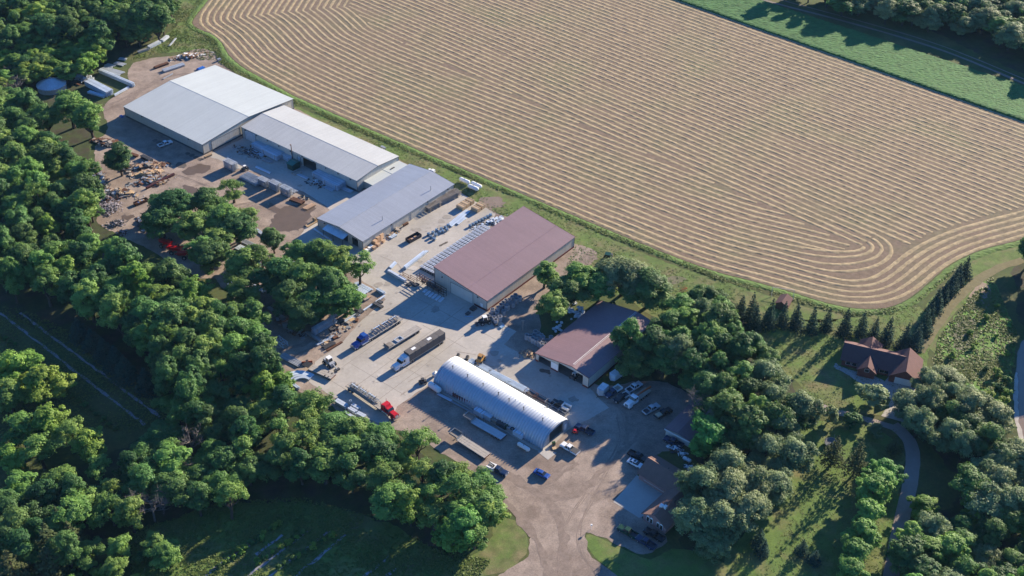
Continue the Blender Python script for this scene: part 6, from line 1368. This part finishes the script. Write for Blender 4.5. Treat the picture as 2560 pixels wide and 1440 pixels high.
heap('scrap_heap', 'offcuts lying along the nearer pole rack', (800,860), (880,812), 70, [M_wood, M_greywood, M_rust, M_galv2], (.4, 1.5), .3, 15, 2.5)
heap('scrap_heap', 'odds and ends in the shade behind the narrow red shed', (1672,1110), (1712,1140), 50, [M_dark, M_white, M_galv2, M_rust], (.3, 1.2), .7, 16, 3)
heap('scrap_heap', 'garden clutter at the corner behind the office roof', (1715,1165), (1745,1185), 40, [M_white, M_galv2, M_dark], (.3, 1.1), .6, 17, 2)
heap('rubble_heap', 'brown rubble pile at the corner of the faded red shed', (1305,880), (1335,890), 140, [M_dirt, M_wood, M_dirt], (.3, 1.2), .9, 18, 3)
# galvanised stock at the upper left
for i, (p, q, w_, nx, nl, m_, lb) in enumerate([
    ((250,181),(335,217),1.5,3,4,M_bluegalv,'long dark-topped row of galvanised stock at the upper left'), ((254,172),(305,186),3.8,7,1,M_galv,'wide flat spread of galvanised sheets at the upper left'), ((265,163),(285,168),2.8,4,1,M_galv,'small galvanised pile nearest the upper left wood'), ((288,158),(312,164),2.6,4,1,M_galv,'second small galvanised pile at the upper left'), ((298,148),(316,150),2.2,4,1,M_galv,'farthest small galvanised pile at the upper left'),
    ((222,212),(276,240),3.6,6,6,M_bluegalv,'tall galvanised rack in the upper left corner yard'), ((222,232),(262,244),1.8,4,2,M_bluegalv,'low galvanised beams before the tall upper left rack'), ((286,241),(322,221),.9,3,2,M_bluegalv,'galvanised beams lying at the road edge, upper left'),
    ((386,172),(420,160),1.6,4,2,M_rust,'dark rusty bars above the great warehouse'), ((408,180),(460,163),2.6,6,2,M_galv,'galvanised beams above the great warehouse'), ((408,199),(432,186),.6,2,1,M_galv,'thin galvanised lengths on the road above the great warehouse'), ((424,116),(440,97),.8,2,1,M_galv,'single pale beam standing in the upper left grass'),
    ((345,133),(372,124),1.6,3,2,M_galv2,'lowest pale blocks in the upper left grass'), ((372,122),(400,108),1.8,3,3,mat('white_blue_steel', (0.55,0.60,0.66)),'middle pale blocks in the upper left grass'), ((405,106),(420,94),1.6,3,3,MATS['white_blue_steel'],'uppermost pale blocks in the upper left grass'),
    ((366,473),(436,438),1.0,2,2,mat('dark_red_steel', (0.07,0.02,0.02), .6),'long dark red beam lying across the puddled yard'), ((355,394),(380,406),1.6,4,3,M_dark,'dark bars on top of the scrap by the lone round tree'), ((320,385),(345,393),1.4,4,2,M_rust,'rusty bars above the lone round tree'), ((185,208),(200,214),.9,3,1,M_rust,'red-brown bars beside the grain bin')]):
    stack('beam_row' if i > 4 else 'galvanised_sheet_stack', lb, p, q, w_, nx, nl, m_, (min(.5, w_/nx*.75), .3))
for i, (x, y, l_) in enumerate([(502,172,3.6), (304,292,1.4)]): 
    o = thing('blue_tarpaulin', ['blue tarpaulin behind the great warehouse', 'small blue tarpaulin at the left corner of the great warehouse'][i], 'tarpaulin', (*G(x, y), .05), GRID); MB().loft([rect(-l_/2, l_/2, .9, 0), rect(-l_/2+.2, l_/2-.2, .7, .5), rect(-l_/2+.5, l_/2-.5, .3, .7)]).build('cover', paint('tarp_blue', (0.02,0.12,0.45)), o)
crate('grey wrapped block on the grass left of the hay field corner', (548,152), 1.6, 1.2, 1.0, M_galv2, GRID, None, 'yard_box', slats=False)
crate('pale box on the verge behind the long workshop', (958,372), 2.2, .9, .9, M_galv2, GRID-1.57, None, 'yard_box', slats=False)
c, a, L = line2((766,568), (793,551)); stack('timber_sled', 'low timber sled with a crate at the corner of the grey workshop', (766,568), (793,552), 1.6, 3, 1, M_wood, (.4, .3)); crate('timber crate on the sled at the corner of the grey workshop', (788,553), 1.4, 1.2, 1.0, M_wood, GRID, None, 'crate', base=.5)
stack('beam_row', 'long pale girder lying in the shade before the awning', (786,575), (830,604), .6, 1, 1, M_bluegalv, (.5, .4))
stack('timber_pallet_row', 'pallets of small parts beside the puddle', (762,524), (785,512), 2.2, 4, 1, M_card, (.4, .3)); stack('timber_pallet_row', 'pallets at the corner of the dust collector', (732,437), (752,430), 2.2, 3, 1, M_greywood, (.6, .4))
stack('timber_pallet_row', 'timber trestles before the front of the great warehouse', (512,396), (530,388), 1.0, 2, 2, M_wood, (.3, .3))
crate('blue plastic pallet on the concrete near the forklift', (1255,818), 1.6, 1.0, .4, paint('pale_blue', (0.25,0.40,0.55)), GRID, None, 'parts_pallet', slats=False); stack('beam_row', 'thin blue bar lying in the shadow of the red-roofed warehouse', (1162,792), (1183,792), .25, 1, 1, paint('pale_blue', (0.25,0.40,0.55)), (.2, .15), spacer=False)
crate('dark pump by the shaded gable of the red-roofed warehouse', (1183,774), 2.0, 1.6, .8, M_dark, GRID, None, 'parts_pallet', slats=False); crate('dark parts pallet beside the thin blue bar', (1170,785), 1.6, 1.2, .4, M_dark, GRID, None, 'parts_pallet', slats=False); crate('dark skid of parts beside the forklift', (1238,812), 2.0, 1.2, .7, M_dark, GRID+1, None, 'parts_pallet', slats=False)
# a utility pole at the shed corner and a sign post by the entrance
r = thing('yard_post', 'grey post standing on the dark ground beside the faded red shed', 'post', (*G(1307, 826), 0)); MB().tube((0,0,0), (0,0,4.2), .12, .09).build('pole', M_greywood, r); MB().bar((-.6,0,3.9), (.6,0,3.9), .12).build('crossarm', M_greywood, r)
r = thing('mailbox_post', 'thin white post at the corner of the entrance lawn', 'post', (*G(1478, 1322), 0)); MB().tube((0,0,0), (0,0,1.5), .05).build('pole', M_white, r); MB().cbox(0, 0, 1.4, .5, .3, .3).build('box', M_white, r)

heap('scrap_heap', 'rusty pile of plates between the scrap heaps and the left wood', (300,398), (330,432), 70, [M_rust, M_greywood, M_dark], (.5, 1.8), .9, 21, 4)
heap('scrap_heap', 'brown pallets thrown beside the dark red beam', (380,462), (418,452), 60, [M_wood, M_greywood, M_rust], (.5, 1.5), .7, 22, 3)
heap('scrap_heap', 'dull castings heaped below the timber and pallets', (255,498), (290,500), 80, [M_dark, M_rust, MATS['lilac_ceramic']], (.3, 1.0), .8, 23, 3)
heap('scrap_heap', 'scrap lengths under the edge of the copse by the pole racks', (700,800), (760,840), 60, [M_galv2, M_rust, M_greywood], (.6, 2.4), .4, 24, 3)
heap('scrap_heap', 'loose fittings along the lit wall of the grey workshop', (960,600), (1000,575), 50, [M_wood, M_card, M_galv2, M_rust], (.3, 1.1), .4, 25, 2)
heap('scrap_heap', 'parts and dunnage around the pump units', (1180,575), (1225,552), 40, [M_greywood, M_bluegalv, M_dark], (.3, 1.0), .3, 26, 3)
heap('scrap_heap', 'bundles and offcuts beyond the single row of pump units', (1218,562), (1262,545), 60, [M_bluegalv, M_white, M_dark, M_galv], (.4, 1.6), .7, 27, 3)
stack('galvanised_beam_stack', 'bright beams laid flat in front of the open doorway', (735,432), (770,448), 1.4, 3, 1, M_bluegalv)
stack('galvanised_beam_stack', 'single layer of beams between the racked blocks and the workshop', (640,418), (676,434), 1.2, 3, 1, M_bluegalv)

# timbers and frames thrown over the trailer loads
for (cc, aa, lb, nm) in ((c1, a1, 'timber dunnage and a steel frame on the load behind the blue tractor', 'load_dunnage'), (c2, a2, 'timber dunnage and steel frames on the load behind the red tractor', 'load_dunnage')):
    r = thing(nm, lb, 'load', (cc[0]-.8*math.cos(aa), cc[1]-.8*math.sin(aa), 2.42), aa)
    for k in range(9): MB().cbox(-4.8+k*1.15+rnd.uniform(-.2, .2), 0, .0, .14, 2.3, .14).build('timber', M_wood if k % 2 else M_greywood, r)
    for k in range(3): MB().cbox(-3.6+k*3.3, rnd.uniform(-.4, .4), .15, 2.6, .24, .2).build('steel_length', M_bluegalv, r)

# ------------------------------------------------------------------ thin summer haze
hz = MB().box(-5100, 5100, -1600, 8100, -1.0, 240).build('haze', None); hz['kind'] = 'stuff'
hm = bpy.data.materials.new('haze'); hm.use_nodes = True; hm.node_tree.nodes.clear()
_o = hm.node_tree.nodes.new('ShaderNodeOutputMaterial'); _v = hm.node_tree.nodes.new('ShaderNodeVolumePrincipled')
_v.inputs['Color'].default_value = (0.40, 0.68, 1.0, 1); _v.inputs['Density'].default_value = 0.000028; _v.inputs['Anisotropy'].default_value = 0.0
hm.node_tree.links.new(_v.outputs[0], _o.inputs['Volume']); hz.data.materials.clear(); hz.data.materials.append(hm)
S.cycles.volume_bounces = 0
